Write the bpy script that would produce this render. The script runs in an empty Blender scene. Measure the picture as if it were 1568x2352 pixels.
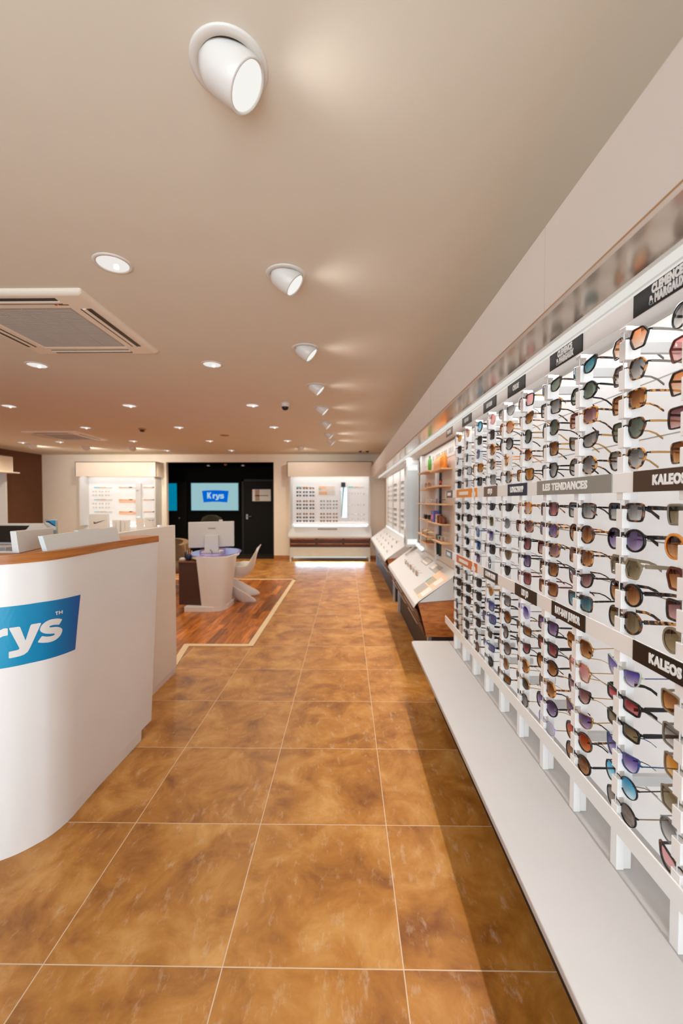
import bpy, bmesh, math, random
from mathutils import Vector, Matrix
random.seed(7)
SC = bpy.context.scene
COL = SC.collection
PI = math.pi
sin, cos = math.sin, math.cos

# ------------------------------------------------------------------ materials
MATS = {}
def nt(name):
    m = bpy.data.materials.new(name); m.use_nodes = True
    t = m.node_tree; return m, t, t.nodes['Principled BSDF']
def lin(c):
    def f(v):
        v /= 255.0
        return v / 12.92 if v <= 0.04045 else ((v + 0.055) / 1.055) ** 2.4
    return tuple(f(v) for v in c) + (1.0,)
def pm(name, rgb, rough=0.5, metal=0.0, var=0.03, scale=6.0, spec=0.5, emit=None, es=0.0, alpha=1.0):
    """plain procedural material: colour with a faint noise variation"""
    if name in MATS: return MATS[name]
    m, t, b = nt(name)
    c = lin(rgb)
    n = t.nodes.new('ShaderNodeTexNoise'); n.inputs['Scale'].default_value = scale; n.inputs['Detail'].default_value = 3
    tc = t.nodes.new('ShaderNodeTexCoord'); t.links.new(tc.outputs['Object'], n.inputs['Vector'])
    r = t.nodes.new('ShaderNodeValToRGB')
    r.color_ramp.elements[0].position = 0.3; r.color_ramp.elements[1].position = 0.7
    r.color_ramp.elements[0].color = tuple(v * (1 - var) for v in c[:3]) + (1,)
    r.color_ramp.elements[1].color = tuple(min(1, v * (1 + var)) for v in c[:3]) + (1,)
    t.links.new(n.outputs['Fac'], r.inputs['Fac']); t.links.new(r.outputs['Color'], b.inputs['Base Color'])
    b.inputs['Roughness'].default_value = rough; b.inputs['Metallic'].default_value = metal
    b.inputs['Specular IOR Level'].default_value = spec
    if emit:
        b.inputs['Emission Color'].default_value = lin(emit); b.inputs['Emission Strength'].default_value = es
    MATS[name] = m; return m
def math_n(t, op, a, b=None):
    n = t.nodes.new('ShaderNodeMath'); n.operation = op
    for i, v in enumerate((a, b)):
        if v is None: continue
        if isinstance(v, (int, float)): n.inputs[i].default_value = v
        else: t.links.new(v, n.inputs[i])
    return n.outputs[0]
def ramp(t, fac, stops):
    r = t.nodes.new('ShaderNodeValToRGB'); e = r.color_ramp.elements
    while len(e) < len(stops): e.new(0.5)
    for el, (p, c) in zip(e, stops): el.position = p; el.color = c
    t.links.new(fac, r.inputs['Fac']); return r.outputs['Color']
def mixc(t, fac, a, b, mode='MIX'):
    n = t.nodes.new('ShaderNodeMix'); n.data_type = 'RGBA'; n.blend_type = mode
    if isinstance(fac, float): n.inputs['Factor'].default_value = fac
    else: t.links.new(fac, n.inputs['Factor'])
    for k, v in ((6, a), (7, b)):
        if isinstance(v, tuple): n.inputs[k].default_value = v
        else: t.links.new(v, n.inputs[k])
    return n.outputs[2]
def wood(name, c1, c2, scale=(1.5, 18, 18), rough=0.4, planks=None):
    if name in MATS: return MATS[name]
    m, t, b = nt(name)
    tc = t.nodes.new('ShaderNodeTexCoord'); mp = t.nodes.new('ShaderNodeMapping'); mp.inputs['Scale'].default_value = scale
    t.links.new(tc.outputs['Object'], mp.inputs['Vector'])
    n = t.nodes.new('ShaderNodeTexNoise'); n.inputs['Scale'].default_value = 2.2; n.inputs['Detail'].default_value = 6; n.inputs['Distortion'].default_value = 0.6
    t.links.new(mp.outputs['Vector'], n.inputs['Vector'])
    col = ramp(t, n.outputs['Fac'], [(0.3, lin(c1)), (0.7, lin(c2))])
    if planks:
        sx = t.nodes.new('ShaderNodeSeparateXYZ'); t.links.new(tc.outputs['Object'], sx.inputs[0])
        ix = math_n(t, 'FLOOR', math_n(t, 'DIVIDE', sx.outputs[0], planks[0]))
        wn0 = t.nodes.new('ShaderNodeTexWhiteNoise'); wn0.noise_dimensions = '1D'; t.links.new(ix, wn0.inputs['W'])
        iy = math_n(t, 'FLOOR', math_n(t, 'ADD', math_n(t, 'DIVIDE', sx.outputs[1], planks[1]), wn0.outputs['Value']))
        cx = t.nodes.new('ShaderNodeCombineXYZ'); t.links.new(ix, cx.inputs[0]); t.links.new(iy, cx.inputs[1])
        wn = t.nodes.new('ShaderNodeTexWhiteNoise'); wn.noise_dimensions = '3D'; t.links.new(cx.outputs[0], wn.inputs['Vector'])
        tint = ramp(t, wn.outputs['Value'], [(0.0, (0.42, 0.36, 0.33, 1)), (1.0, (1.3, 1.3, 1.25, 1))])
        col = mixc(t, 1.0, col, tint, 'MULTIPLY')
    t.links.new(col, b.inputs['Base Color']); b.inputs['Roughness'].default_value = rough
    MATS[name] = m; return m
def floor_tiles():
    m, t, b = nt('glazed_floor_tiles')
    tc = t.nodes.new('ShaderNodeTexCoord'); s = t.nodes.new('ShaderNodeSeparateXYZ'); t.links.new(tc.outputs['Object'], s.inputs[0])
    w = 0.602
    ux = math_n(t, 'DIVIDE', math_n(t, 'ADD', s.outputs[0], 0.413 + 40 * w), w)
    uy = math_n(t, 'DIVIDE', math_n(t, 'ADD', s.outputs[1], -1.313 + 40 * w), w)
    fx = math_n(t, 'FRACT', ux); fy = math_n(t, 'FRACT', uy)
    dx = math_n(t, 'MINIMUM', fx, math_n(t, 'SUBTRACT', 1.0, fx)); dy = math_n(t, 'MINIMUM', fy, math_n(t, 'SUBTRACT', 1.0, fy))
    d = math_n(t, 'MINIMUM', dx, dy)
    g = math_n(t, 'LESS_THAN', d, 0.0032)
    cx = t.nodes.new('ShaderNodeCombineXYZ'); t.links.new(math_n(t, 'FLOOR', ux), cx.inputs[0]); t.links.new(math_n(t, 'FLOOR', uy), cx.inputs[1])
    wn = t.nodes.new('ShaderNodeTexWhiteNoise'); wn.noise_dimensions = '3D'; t.links.new(cx.outputs[0], wn.inputs['Vector'])
    ad = t.nodes.new('ShaderNodeVectorMath'); ad.operation = 'MULTIPLY_ADD'
    t.links.new(wn.outputs['Color'], ad.inputs[0]); ad.inputs[1].default_value = (9, 9, 9); t.links.new(tc.outputs['Object'], ad.inputs[2])
    n1 = t.nodes.new('ShaderNodeTexNoise'); n1.inputs['Scale'].default_value = 4.2; n1.inputs['Detail'].default_value = 7; n1.inputs['Roughness'].default_value = 0.62; n1.inputs['Distortion'].default_value = 0.5
    t.links.new(ad.outputs[0], n1.inputs['Vector'])
    n2 = t.nodes.new('ShaderNodeTexNoise'); n2.inputs['Scale'].default_value = 26; n2.inputs['Detail'].default_value = 6; n2.inputs['Roughness'].default_value = 0.7
    mp = t.nodes.new('ShaderNodeMapping'); mp.inputs['Scale'].default_value = (1.0, 0.45, 1.0); t.links.new(ad.outputs[0], mp.inputs['Vector']); t.links.new(mp.outputs[0], n2.inputs['Vector'])
    c = ramp(t, n1.outputs['Fac'], [(0.28, lin(FL[0])), (0.5, lin(FL[1])), (0.74, lin(FL[2]))])
    scuff = ramp(t, n2.outputs['Fac'], [(0.56, (0, 0, 0, 1)), (0.8, (0.55, 0.55, 0.55, 1))])
    c = mixc(t, scuff, c, lin(FL[3]))
    c = mixc(t, g, c, lin((205, 178, 150)))
    t.links.new(c, b.inputs['Base Color'])
    rr = ramp(t, n2.outputs['Fac'], [(0.3, (0.34, 0.34, 0.34, 1)), (0.8, (0.52, 0.52, 0.52, 1))]); t.links.new(rr, b.inputs['Roughness'])
    b.inputs['Specular IOR Level'].default_value = 0.5
    return m
FL = [(122, 66, 15), (172, 112, 42), (204, 151, 84), (214, 190, 162)]
def tortoise(name, dark, light, cut=0.52):
    if name in MATS: return MATS[name]
    m, t, b = nt(name)
    tc = t.nodes.new('ShaderNodeTexCoord'); n = t.nodes.new('ShaderNodeTexNoise'); n.inputs['Scale'].default_value = 80; n.inputs['Detail'].default_value = 3
    t.links.new(tc.outputs['Object'], n.inputs['Vector'])
    t.links.new(ramp(t, n.outputs['Fac'], [(cut - 0.05, lin(dark)), (cut + 0.07, lin(light))]), b.inputs['Base Color'])
    b.inputs['Roughness'].default_value = 0.14
    MATS[name] = m; return m
def rt_(c): return tuple(min(1.0, v*1.25)**0.5 for v in lin(c)[:3]) + (1.0,)   # a lens has two faces, each takes half of the tint
def lensmat(name, top, bot, gloss=0.10, z0=-0.022, z1=0.02):
    if name in MATS: return MATS[name]
    m = bpy.data.materials.new(name); m.use_nodes = True; t = m.node_tree; t.nodes.clear()
    o = t.nodes.new('ShaderNodeOutputMaterial'); mx = t.nodes.new('ShaderNodeMixShader')
    tr = t.nodes.new('ShaderNodeBsdfTransparent'); gl = t.nodes.new('ShaderNodeBsdfGlossy'); gl.inputs['Roughness'].default_value = 0.03
    gl.inputs['Color'].default_value = (0.9, 0.9, 0.95, 1)
    tc = t.nodes.new('ShaderNodeTexCoord'); s = t.nodes.new('ShaderNodeSeparateXYZ'); t.links.new(tc.outputs['Object'], s.inputs[0])
    mr = t.nodes.new('ShaderNodeMapRange'); mr.inputs['From Min'].default_value = z0; mr.inputs['From Max'].default_value = z1
    t.links.new(s.outputs[2], mr.inputs['Value'])
    t.links.new(ramp(t, mr.outputs[0], [(0.0, rt_(bot)), (1.0, rt_(top))]), tr.inputs['Color'])
    lw = t.nodes.new('ShaderNodeLayerWeight'); lw.inputs['Blend'].default_value = 0.25
    f = math_n(t, 'ADD', math_n(t, 'MULTIPLY', lw.outputs['Fresnel'], 0.45), gloss * 0.45)
    t.links.new(f, mx.inputs[0]); t.links.new(tr.outputs[0], mx.inputs[1]); t.links.new(gl.outputs[0], mx.inputs[2]); t.links.new(mx.outputs[0], o.inputs[0])
    MATS[name] = m; return m
def glassmat(name, tint=(230, 240, 240), gloss=0.12):
    if name in MATS: return MATS[name]
    m = bpy.data.materials.new(name); m.use_nodes = True; t = m.node_tree; t.nodes.clear()
    o = t.nodes.new('ShaderNodeOutputMaterial'); mx = t.nodes.new('ShaderNodeMixShader'); mx.inputs[0].default_value = gloss
    tr = t.nodes.new('ShaderNodeBsdfTransparent'); tr.inputs['Color'].default_value = lin(tint)
    gl = t.nodes.new('ShaderNodeBsdfGlossy'); gl.inputs['Roughness'].default_value = 0.02
    t.links.new(tr.outputs[0], mx.inputs[1]); t.links.new(gl.outputs[0], mx.inputs[2]); t.links.new(mx.outputs[0], o.inputs[0])
    MATS[name] = m; return m
def emat(name, rgb, s):
    if name in MATS: return MATS[name]
    m = bpy.data.materials.new(name); m.use_nodes = True; t = m.node_tree; t.nodes.clear()
    o = t.nodes.new('ShaderNodeOutputMaterial'); e = t.nodes.new('ShaderNodeEmission'); e.inputs['Color'].default_value = lin(rgb); e.inputs['Strength'].default_value = s
    t.links.new(e.outputs[0], o.inputs[0]); MATS[name] = m; return m

WHITE = pm('white_lacquer', (205, 203, 201), 0.42, var=0.01)
COUNTERW = pm('counter_white', (234, 231, 228), 0.3, var=0.01)
PANEL_GLOW_FAR = pm('panel_added_glow_far', (206, 203, 200), 0.5, var=0.015, emit=(244, 243, 242), es=0.2)  # far display panels: glow added to even out their brightness
WHITEG = pm('white_gloss', (208, 206, 205), 0.22, var=0.01)
PANEL = pm('white_back_panel', (214, 210, 206), 0.5, var=0.015)
PANEL_GLOW = pm('panel_added_glow', (206, 203, 200), 0.5, var=0.015, emit=(244, 243, 242), es=0.30)  # white panel with emission added to brighten the rack evenly
FITW = pm('fitting_white', (226, 222, 216), 0.3, var=0.01)
ACW = pm('ac_cream', (242, 232, 216), 0.35, var=0.01)
CEIL = pm('ceiling_paint', (227, 220, 205), 0.9, var=0.008, spec=0.2)
WALL = pm('cream_wall_paint', (238, 228, 214), 0.85, var=0.012, spec=0.2)
BROWNW = pm('brown_wall_paint', (104, 70, 50), 0.85, var=0.05, spec=0.2)
BLACKW = pm('black_wall_paint', (6, 9, 8), 0.9, var=0.05, spec=0.15)
BLACK = pm('black_plastic', (14, 13, 13), 0.35, var=0.05)
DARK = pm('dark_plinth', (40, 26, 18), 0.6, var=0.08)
GREY = pm('grey_print', (150, 148, 144), 0.5, var=0.02)
STEEL = pm('brushed_steel', (180, 176, 170), 0.3, 1.0, var=0.03)
BRONZE = pm('bronze_gloss_panel', (196, 182, 166), 0.16, 0.75, var=0.02)
OAK = wood('oak_edge', (150, 84, 28), (196, 122, 50), (2, 2, 30), 0.35)
WAL = wood('walnut_front', (150, 82, 34), (206, 128, 62), (4, 1.2, 22), 0.4)
WALD = wood('walnut_dark', (58, 28, 14), (96, 50, 26), (3, 3, 26), 0.4)
PARQ = wood('parquet_planks', (132, 68, 20), (204, 122, 44), (14, 1.6, 6), 0.3, planks=(0.09, 0.7))
LEDGE = wood('beech_ledge', (206, 160, 112), (226, 182, 136), (6, 6, 30), 0.45)

# ------------------------------------------------------------------ mesh builder
class MB:
    def __init__(s): s.v = []; s.f = []; s.sm = []; s.mi = []; s.cur = 0
    def add(s, vs, fs, smooth=False):
        o = len(s.v); s.v += [tuple(v) for v in vs]
        for f in fs: s.f.append([o + i for i in f]); s.sm.append(smooth); s.mi.append(s.cur)
        return s
    def box(s, x0, x1, y0, y1, z0, z1):
        x0, x1 = sorted((x0, x1)); y0, y1 = sorted((y0, y1)); z0, z1 = sorted((z0, z1))
        v = [(x0,y0,z0),(x1,y0,z0),(x1,y1,z0),(x0,y1,z0),(x0,y0,z1),(x1,y0,z1),(x1,y1,z1),(x0,y1,z1)]
        return s.add(v, [(3,2,1,0),(4,5,6,7),(0,1,5,4),(1,2,6,5),(2,3,7,6),(3,0,4,7)])
    def hexa(s, v): return s.add(v, [(3,2,1,0),(4,5,6,7),(0,1,5,4),(1,2,6,5),(2,3,7,6),(3,0,4,7)])
    def prism(s, poly, a, b, ax=2):
        """polygon in the two other axes extruded from a to b along axis ax"""
        n = len(poly)
        def mk(p, h):
            q = list(p); q.insert(ax, h); return tuple(q)
        v = [mk(p, a) for p in poly] + [mk(p, b) for p in poly]
        return s.add(v, [tuple(range(n))[::-1], tuple(range(n, 2*n))] + [(i, (i+1) % n, n + (i+1) % n, n + i) for i in range(n)])
    def loft(s, rings, closed=True, cap=True, smooth=True):
        n = len(rings[0]); v = [p for r in rings for p in r]; f = []
        for k in range(len(rings) - 1):
            for i in range(n if closed else n - 1):
                j = (i + 1) % n; f.append((k*n+i, k*n+j, (k+1)*n+j, (k+1)*n+i))
        s.add(v, f, smooth)
        if cap and closed:
            s.add(rings[0], [tuple(range(n))[::-1]]); s.add(rings[-1], [tuple(range(n))])
        return s
    def tube(s, path, r, n=8, cap=True):
        P = [Vector(p) for p in path]; rings = []
        R = r if isinstance(r, (list, tuple)) else [r] * len(P)
        up = Vector((0, 0, 1))
        for i, p in enumerate(P):
            d = (P[min(i+1, len(P)-1)] - P[max(i-1, 0)]).normalized()
            u = up if abs(d.dot(up)) < 0.95 else Vector((1, 0, 0))
            a = d.cross(u).normalized(); b = a.cross(d)
            rings.append([p + (a*cos(2*PI*k/n) + b*sin(2*PI*k/n)) * R[i] for k in range(n)])
        return s.loft(rings, True, cap)
    def lathe(s, prof, n=32, mat=None, cap=False):
        rings = [[Vector((r*cos(2*PI*k/n), r*sin(2*PI*k/n), z)) for k in range(n)] for r, z in prof]
        if mat: rings = [[mat @ p for p in r] for r in rings]
        return s.loft(rings, True, cap)
    def mesh(s, name, mats):
        me = bpy.data.meshes.new(name); me.from_pydata(s.v, [], s.f)
        me.polygons.foreach_set('use_smooth', s.sm)
        for m in (mats if isinstance(mats, (list, tuple)) else [mats]): me.materials.append(m)
        me.polygons.foreach_set('material_index', s.mi)
        bm = bmesh.new(); bm.from_mesh(me); bmesh.ops.recalc_face_normals(bm, faces=bm.faces); bm.to_mesh(me); bm.free()
        return me
    def obj(s, name, mats, parent=None, bevel=0, seg=2, loc=None):
        o = bpy.data.objects.new(name, s.mesh(name, mats)); COL.objects.link(o)
        if parent is not None:
            o.parent = parent
            o.location = -parent.location if loc is None else loc
        elif loc is not None: o.location = loc
        if bevel:
            b = o.modifiers.new('bevel', 'BEVEL'); b.width = bevel; b.segments = seg; b.limit_method = 'ANGLE'; b.angle_limit = 0.6
        return o
def tag(o, label, cat, group=None):
    o['label'] = label; o['category'] = cat
    if group: o['group'] = group
    return o
def thing(name, label, cat, loc=(0, 0, 0), group=None, rz=0):
    o = bpy.data.objects.new(name, None); COL.objects.link(o); o.location = loc; o.rotation_euler = (0, 0, rz)
    o.empty_display_size = 0.05
    return tag(o, label, cat, group)
def struct(o): o['kind'] = 'structure'; return o
def bx(*a): return MB().box(*a)
def dup(root, loc, rot=None, label=None):
    r = root.copy(); COL.objects.link(r); r.location = loc
    if rot is not None: r.rotation_euler = rot
    if label: r['label'] = label
    for ch in list(root.children):
        c = ch.copy(); COL.objects.link(c); c.parent = r
        for g in ch.children:
            d = g.copy(); COL.objects.link(d); d.parent = c
    return r
ORD = ['first','second','third','fourth','fifth','sixth','seventh','eighth','ninth','tenth']

def text_mesh(body, size, sx=1.0, weight=0.0, depth=0.001, space=1.0, line=1.0, align='CENTER'):
    cu = bpy.data.curves.new('lettering', 'FONT'); cu.body = body; cu.size = size; cu.offset = weight; cu.extrude = depth
    cu.align_x = align; cu.align_y = 'CENTER'; cu.space_character = space; cu.space_line = line; cu.resolution_u = 3
    o = bpy.data.objects.new('lettering', cu); COL.objects.link(o)
    bpy.context.view_layer.update()
    me = bpy.data.meshes.new_from_object(o.evaluated_get(bpy.context.evaluated_depsgraph_get()))
    bpy.data.objects.remove(o); bpy.data.curves.remove(cu)
    for v in me.vertices: v.co.x *= sx
    return me
def put_text(name, me, mat, parent, M):
    me.materials.clear(); me.materials.append(mat); me.transform(M)
    o = bpy.data.objects.new(name, me); COL.objects.link(o); o.parent = parent; o.location = -parent.location
    return o
def M_minusX(x, y, z): # faces -X, reads towards -Y
    return Matrix(((0, 0, -1, x), (-1, 0, 0, y), (0, 1, 0, z), (0, 0, 0, 1)))
def M_minusY(x, y, z): # faces the camera (-Y), reads towards +X
    return Matrix(((1, 0, 0, x), (0, 0, -1, y), (0, 1, 0, z), (0, 0, 0, 1)))

# ------------------------------------------------------------------ room shell
ZC = 2.79; BY = 10.85; LX = -8.15; RX = 1.0; FY = -1.6
RY = 12.02                       # rear face of the dark recess
rx0, rx1, rz = -4.81, -1.94, 2.59
struct(bx(LX - 0.1, RX + 0.1, FY, BY + 0.05, -0.1, 0).obj('floor', floor_tiles()))
struct(bx(-5.9, rx1 + 0.1, BY + 0.05, RY + 0.1, -0.1, 0).obj('floor_recess', DARK))
struct(bx(LX - 0.1, RX + 0.1, FY, RY + 0.1, ZC, ZC + 0.1).obj('ceiling', CEIL))
struct(bx(RX, RX + 0.1, FY, BY + 0.1, 0, ZC).obj('wall_right', WALL))
struct(bx(LX - 0.1, LX, FY, BY + 0.1, 0, ZC).obj('wall_left', BROWNW))
w = MB(); w.box(LX, rx0, BY, BY + 0.12, 0, ZC); w.box(rx1, RX, BY, BY + 0.12, 0, ZC); w.box(rx0, rx1, BY, BY + 0.12, rz, ZC)
struct(w.obj('wall_back', WALL))
w = MB(); w.box(-5.9, rx1 + 0.1, RY, RY + 0.08, 0, ZC); w.box(rx1, rx1 + 0.1, BY + 0.12, RY, 0, ZC); w.box(-5.98, -5.9, BY + 0.12, RY, 0, ZC); w.box(-5.9, rx1, BY + 0.12, RY, rz, ZC)
struct(w.obj('wall_recess', BLACKW))
b = MB(); b.box(rx1, -1.45, BY - 0.012, BY, 0, 0.1); b.box(0.62, RX, BY - 0.012, BY, 0, 0.1); b.box(LX, -6.9, BY - 0.012, BY, 0, 0.1)
struct(b.obj('baseboard_back', wood('skirting_tile', (150, 92, 44), (184, 124, 70), (3, 3, 3), 0.4)))
# shop front behind the viewer: low sill, posts, head, panes
f = MB(); f.box(LX, RX, FY - 0.12, FY, 0, 0.12); f.box(LX, RX, FY - 0.12, FY, 2.6, ZC)
for x in (LX, -5.9, -3.6, -1.4, 0.9): f.box(x, x + 0.08, FY - 0.1, FY - 0.02, 0.12, 2.6)
struct(f.obj('wall_front', pm('aluminium_frame', (190, 190, 188), 0.4, 0.6)))
# parquet zone with its cream border
pq = [(-1.03, 8.02), (-1.03, 4.33), (-1.72, 4.33), (-1.60, 3.6), (-7.0, 3.6), (-7.0, 8.02)]
struct(MB().prism(pq, 0.0005, 0.003).obj('floor_parquet', PARQ))
edge = pq[:4]; tr = MB(); wdt = 0.032
def strip(mb, a, c, w, z0, z1):
    d = Vector((c[0]-a[0], c[1]-a[1])); d.normalize(); n = Vector((-d.y, d.x)) * w
    a = Vector(a) - d*w; c = Vector(c) + d*w
    mb.prism([tuple(a+n), tuple(a-n), tuple(c-n), tuple(c+n)], z0, z1)
strip(tr, (-7.0, 8.02), edge[0], wdt, 0.0008, 0.006)
for i in range(3): strip(tr, edge[i], edge[i+1], wdt, 0.0008, 0.006 + 0.0003*i)
struct(tr.obj('trim_1', pm('cream_border', (222, 196, 162), 0.5)))

# ------------------------------------------------------------------ ceiling fittings
EMW = emat('lamp_face', (238, 236, 230), .78)
def make_spot():
    t = thing('ceiling_spotlight', '', 'spotlight', (0, 0, ZC), 'adjustable spotlights in a row along the ceiling')
    MB().lathe([(0.083, -0.002), (0.084, -0.007), (0.104, -0.006), (0.109, -0.002), (0.109, 0)], 48).obj('flange', FITW, t, loc=(0,0,0))
    MB().lathe([(0.0, -0.0015), (0.085, -0.0015)], 40).obj('recess', pm('spot_recess', (60, 44, 24), 0.6, var=0.1), t, loc=(0,0,0))
    a = math.radians(47)
    R = Matrix.Translation((-0.030, 0, 0.018)) @ Matrix.Rotation(-a, 4, 'Y') @ Matrix.Rotation(PI, 4, 'X')
    bd = MB().lathe([(0.05, -0.02), (0.066, -0.012), (0.074, 0.01), (0.075, 0.03), (0.071, 0.08), (0.067, 0.111), (0.065, 0.113), (0.0625, 0.109)], 48, R).obj('lamp_body', FITW, t, loc=(0,0,0))
    MB().lathe([(0.059, 0.1075), (0.0635, 0.1145), (0.0675, 0.111)], 48, R).obj('rim', FITW, bd, loc=(0,0,0))
    MB().lathe([(0.0, 0.1085), (0.001, 0.1085), (0.060, 0.1085)], 48, R).obj('lens', EMW, bd, loc=(0,0,0))
    return t, R
spot0, SR = make_spot()
spY = [1.195, 2.27, 3.345, 4.42, 5.45, 6.5, 7.54, 8.42]
spn = ['large white tilted spotlight nearest the viewer on the ceiling'] + ['white tilted spotlight, %s from the viewer along the ceiling row' % ORD[i] for i in range(1, 8)]
for i, y in enumerate(spY):
    o = spot0 if i == 0 else dup(spot0, (0, 0, 0))
    o.location = (-0.335, y, ZC); o['label'] = spn[i]
for x, y, lb in ((-1.05, 9.35, 'small tilted spotlight on the ceiling before the right back display'), (-5.9, 9.2, 'tilted spotlight on the ceiling at the far left before the back wall'),
                 (-4.9, 9.3, 'tilted spotlight on the ceiling left of the dark alcove'), (-6.9, 8.9, 'tilted spotlight near the brown wall at the far left')):
    dup(spot0, (x, y, ZC), (0, 0, PI/2), lb)
def make_down():
    t = thing('ceiling_downlight', '', 'downlight', (0, 0, ZC), 'round recessed downlights in the ceiling')
    MB().lathe([(0.076, -0.001), (0.079, -0.006), (0.092, -0.005), (0.096, -0.001), (0.096, 0)], 40).obj('trim_ring', FITW, t, loc=(0,0,0))
    rf = MB().lathe([(0.0, -0.0012), (0.03, -0.0016), (0.077, -0.0025)], 32).obj('reflector', emat('lit_reflector', (236, 230, 224), 0.74), t, loc=(0,0,0))
    lb = MB(); lb.lathe([(0.012, -0.003), (0.014, -0.02), (0.0, -0.026)], 16); lb.obj('bulb', emat('lit_bulb', (255, 250, 240), 1.1), rf, loc=(0.012,0.01,0))
    return t
dn0 = make_down(); dnl = []
cols = [(-1.22, 'nearest the spotlight row'), (-2.82, 'second from the spotlight row'), (-4.4, 'third from the spotlight row'), (-6.0, 'fourth from the spotlight row'), (-6.85, 'beside the brown wall')]
k = 0
for ci, (x, cn) in enumerate(cols):
    ys = [2.15, 3.72, 5.3, 6.86, 8.4, 9.97]
    if ci == 1: ys = ys[1:]
    if ci == 2: ys = ys[2:]
    if ci == 3: ys = [8.5]
    if ci == 4: ys = [8.57]
    if ci == 0: ys = ys[:5]
    for j, y in enumerate(ys):
        o = dn0 if k == 0 else dup(dn0, (x, y, ZC)); o.location = (x, y, ZC); k += 1; dnl.append((x, y))
        o['label'] = ('round downlight in the file %s, %s from the viewer' % (cn, ORD[j])) if len(ys) > 1 else 'lone round downlight in the file ' + cn

def make_ac(loc, label):
    t = thing('air_conditioner', label, 'air conditioner', loc, 'ceiling cassette air conditioners')
    h = 0.5
    p = MB()
    out = [(-h, -h), (h, -h), (h, h), (-h, h)]
    def ring(s, z): return [(x*s, y*s, z) for x, y in out]
    p.loft([ring(1.0, 0), ring(1.0, -0.012), ring(0.96, -0.03), ring(0.66, -0.034), ring(0.63, -0.028)], True, False, False)
    p.obj('panel', ACW, t, 0.012, 3, (0,0,0))
    g = MB(); g.box(-0.315, 0.315, -0.315, 0.315, -0.031, -0.012)
    gr = g.obj('grille', pm('ac_grille', (178, 172, 164), 0.6), t, loc=(0,0,0))
    s = MB()
    for i in range(1, 30): s.box(-0.31, 0.31, -0.315 + i*0.021, -0.312 + i*0.021, -0.0325, -0.031)
    for x in (-0.16, 0.0, 0.16): s.box(x - 0.003, x + 0.003, -0.31, 0.31, -0.034, -0.031)
    s.obj('slats', pm('ac_slat', (196, 190, 182), 0.6), gr, loc=(0,0,0))
    for k in range(4):
        R = Matrix.Rotation(k*PI/2, 4, 'Z')
        v = MB(); v.box(0.415, 0.445, -0.31, 0.31, -0.034, -0.030); v.box(0.375, 0.388, -0.31, 0.31, -0.0345, -0.030)
        v.v = [tuple(R @ Vector(q)) for q in v.v]; sl = v.obj('air_slot', BLACK, t, loc=(0,0,0))
        v = MB(); v.box(0.389, 0.414, -0.315, 0.315, -0.0385, -0.032); v.v = [tuple(R @ Vector(q)) for q in v.v]; v.obj('flap', ACW, sl, 0.003, 2, (0,0,0))
    MB().box(0.28, 0.34, -0.372, -0.362, -0.0345, -0.033).obj('badge', pm('badge_brown', (120, 84, 48), 0.5), t, loc=(0,0,0))
    MB().box(0.255, 0.27, -0.374, -0.36, -0.0345, -0.033).obj('badge_mark', pm('badge_red', (200, 70, 40), 0.5), t, loc=(0,0,0))
    return t
make_ac((-2.05, 2.89, ZC), 'large square ceiling air conditioner with grey grille, nearest the viewer')
make_ac((-5.27, 7.68, ZC), 'distant square ceiling air conditioner above the back of the shop')
t = thing('dome_camera', 'small white dome security camera with dark bubble on the ceiling', 'security camera', (-0.775, 5.17, ZC))
MB().lathe([(0, 0), (0.055, 0), (0.058, -0.02), (0.05, -0.05), (0.04, -0.055)], 32).obj('housing', FITW, t, loc=(0,0,0))
MB().lathe([(0.042, -0.05), (0.042, -0.066), (0.034, -0.085), (0.018, -0.095), (0.0, -0.098)], 32).obj('bubble', BLACK, t, loc=(0,0,0))
t = thing('smoke_detector', 'small dark round detector on the ceiling between two downlights', 'smoke detector', (-3.51, 7.0, ZC))
MB().lathe([(0, 0), (0.06, 0), (0.06, -0.012), (0.04, -0.018)], 24).obj('base', pm('detector_tan', (170, 128, 84), 0.6), t, loc=(0,0,0))
MB().lathe([(0.04, -0.012), (0.034, -0.05), (0.0, -0.055)], 24).obj('sensor', pm('detector_brown', (60, 38, 22), 0.5), t, loc=(0,0,0))
for x, lb in ((0.33, 'left one of two tiny ceiling sensors by the far right corner'), (0.5, 'right one of two tiny ceiling sensors by the far right corner')):
    t = thing('ceiling_sensor', lb, 'sensor', (x, 10.0, ZC), 'tiny ceiling sensors')
    MB().lathe([(0, 0), (0.05, 0), (0.045, -0.02)], 20).obj('base', FITW, t, loc=(0,0,0))
    MB().lathe([(0.045, -0.018), (0.03, -0.05), (0.0, -0.055)], 20).obj('sensor', BLACK, t, loc=(0,0,0))
t = thing('ceiling_vent', 'flat tan round vent plate on the ceiling above the alcove', 'vent', (-2.3, 7.7, ZC))
MB().lathe([(0, -0.012), (0.06, -0.012), (0.085, -0.004), (0.088, 0)], 24).obj('plate', pm('detector_tan', (170, 128, 84), 0.6), t, loc=(0,0,0))

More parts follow.
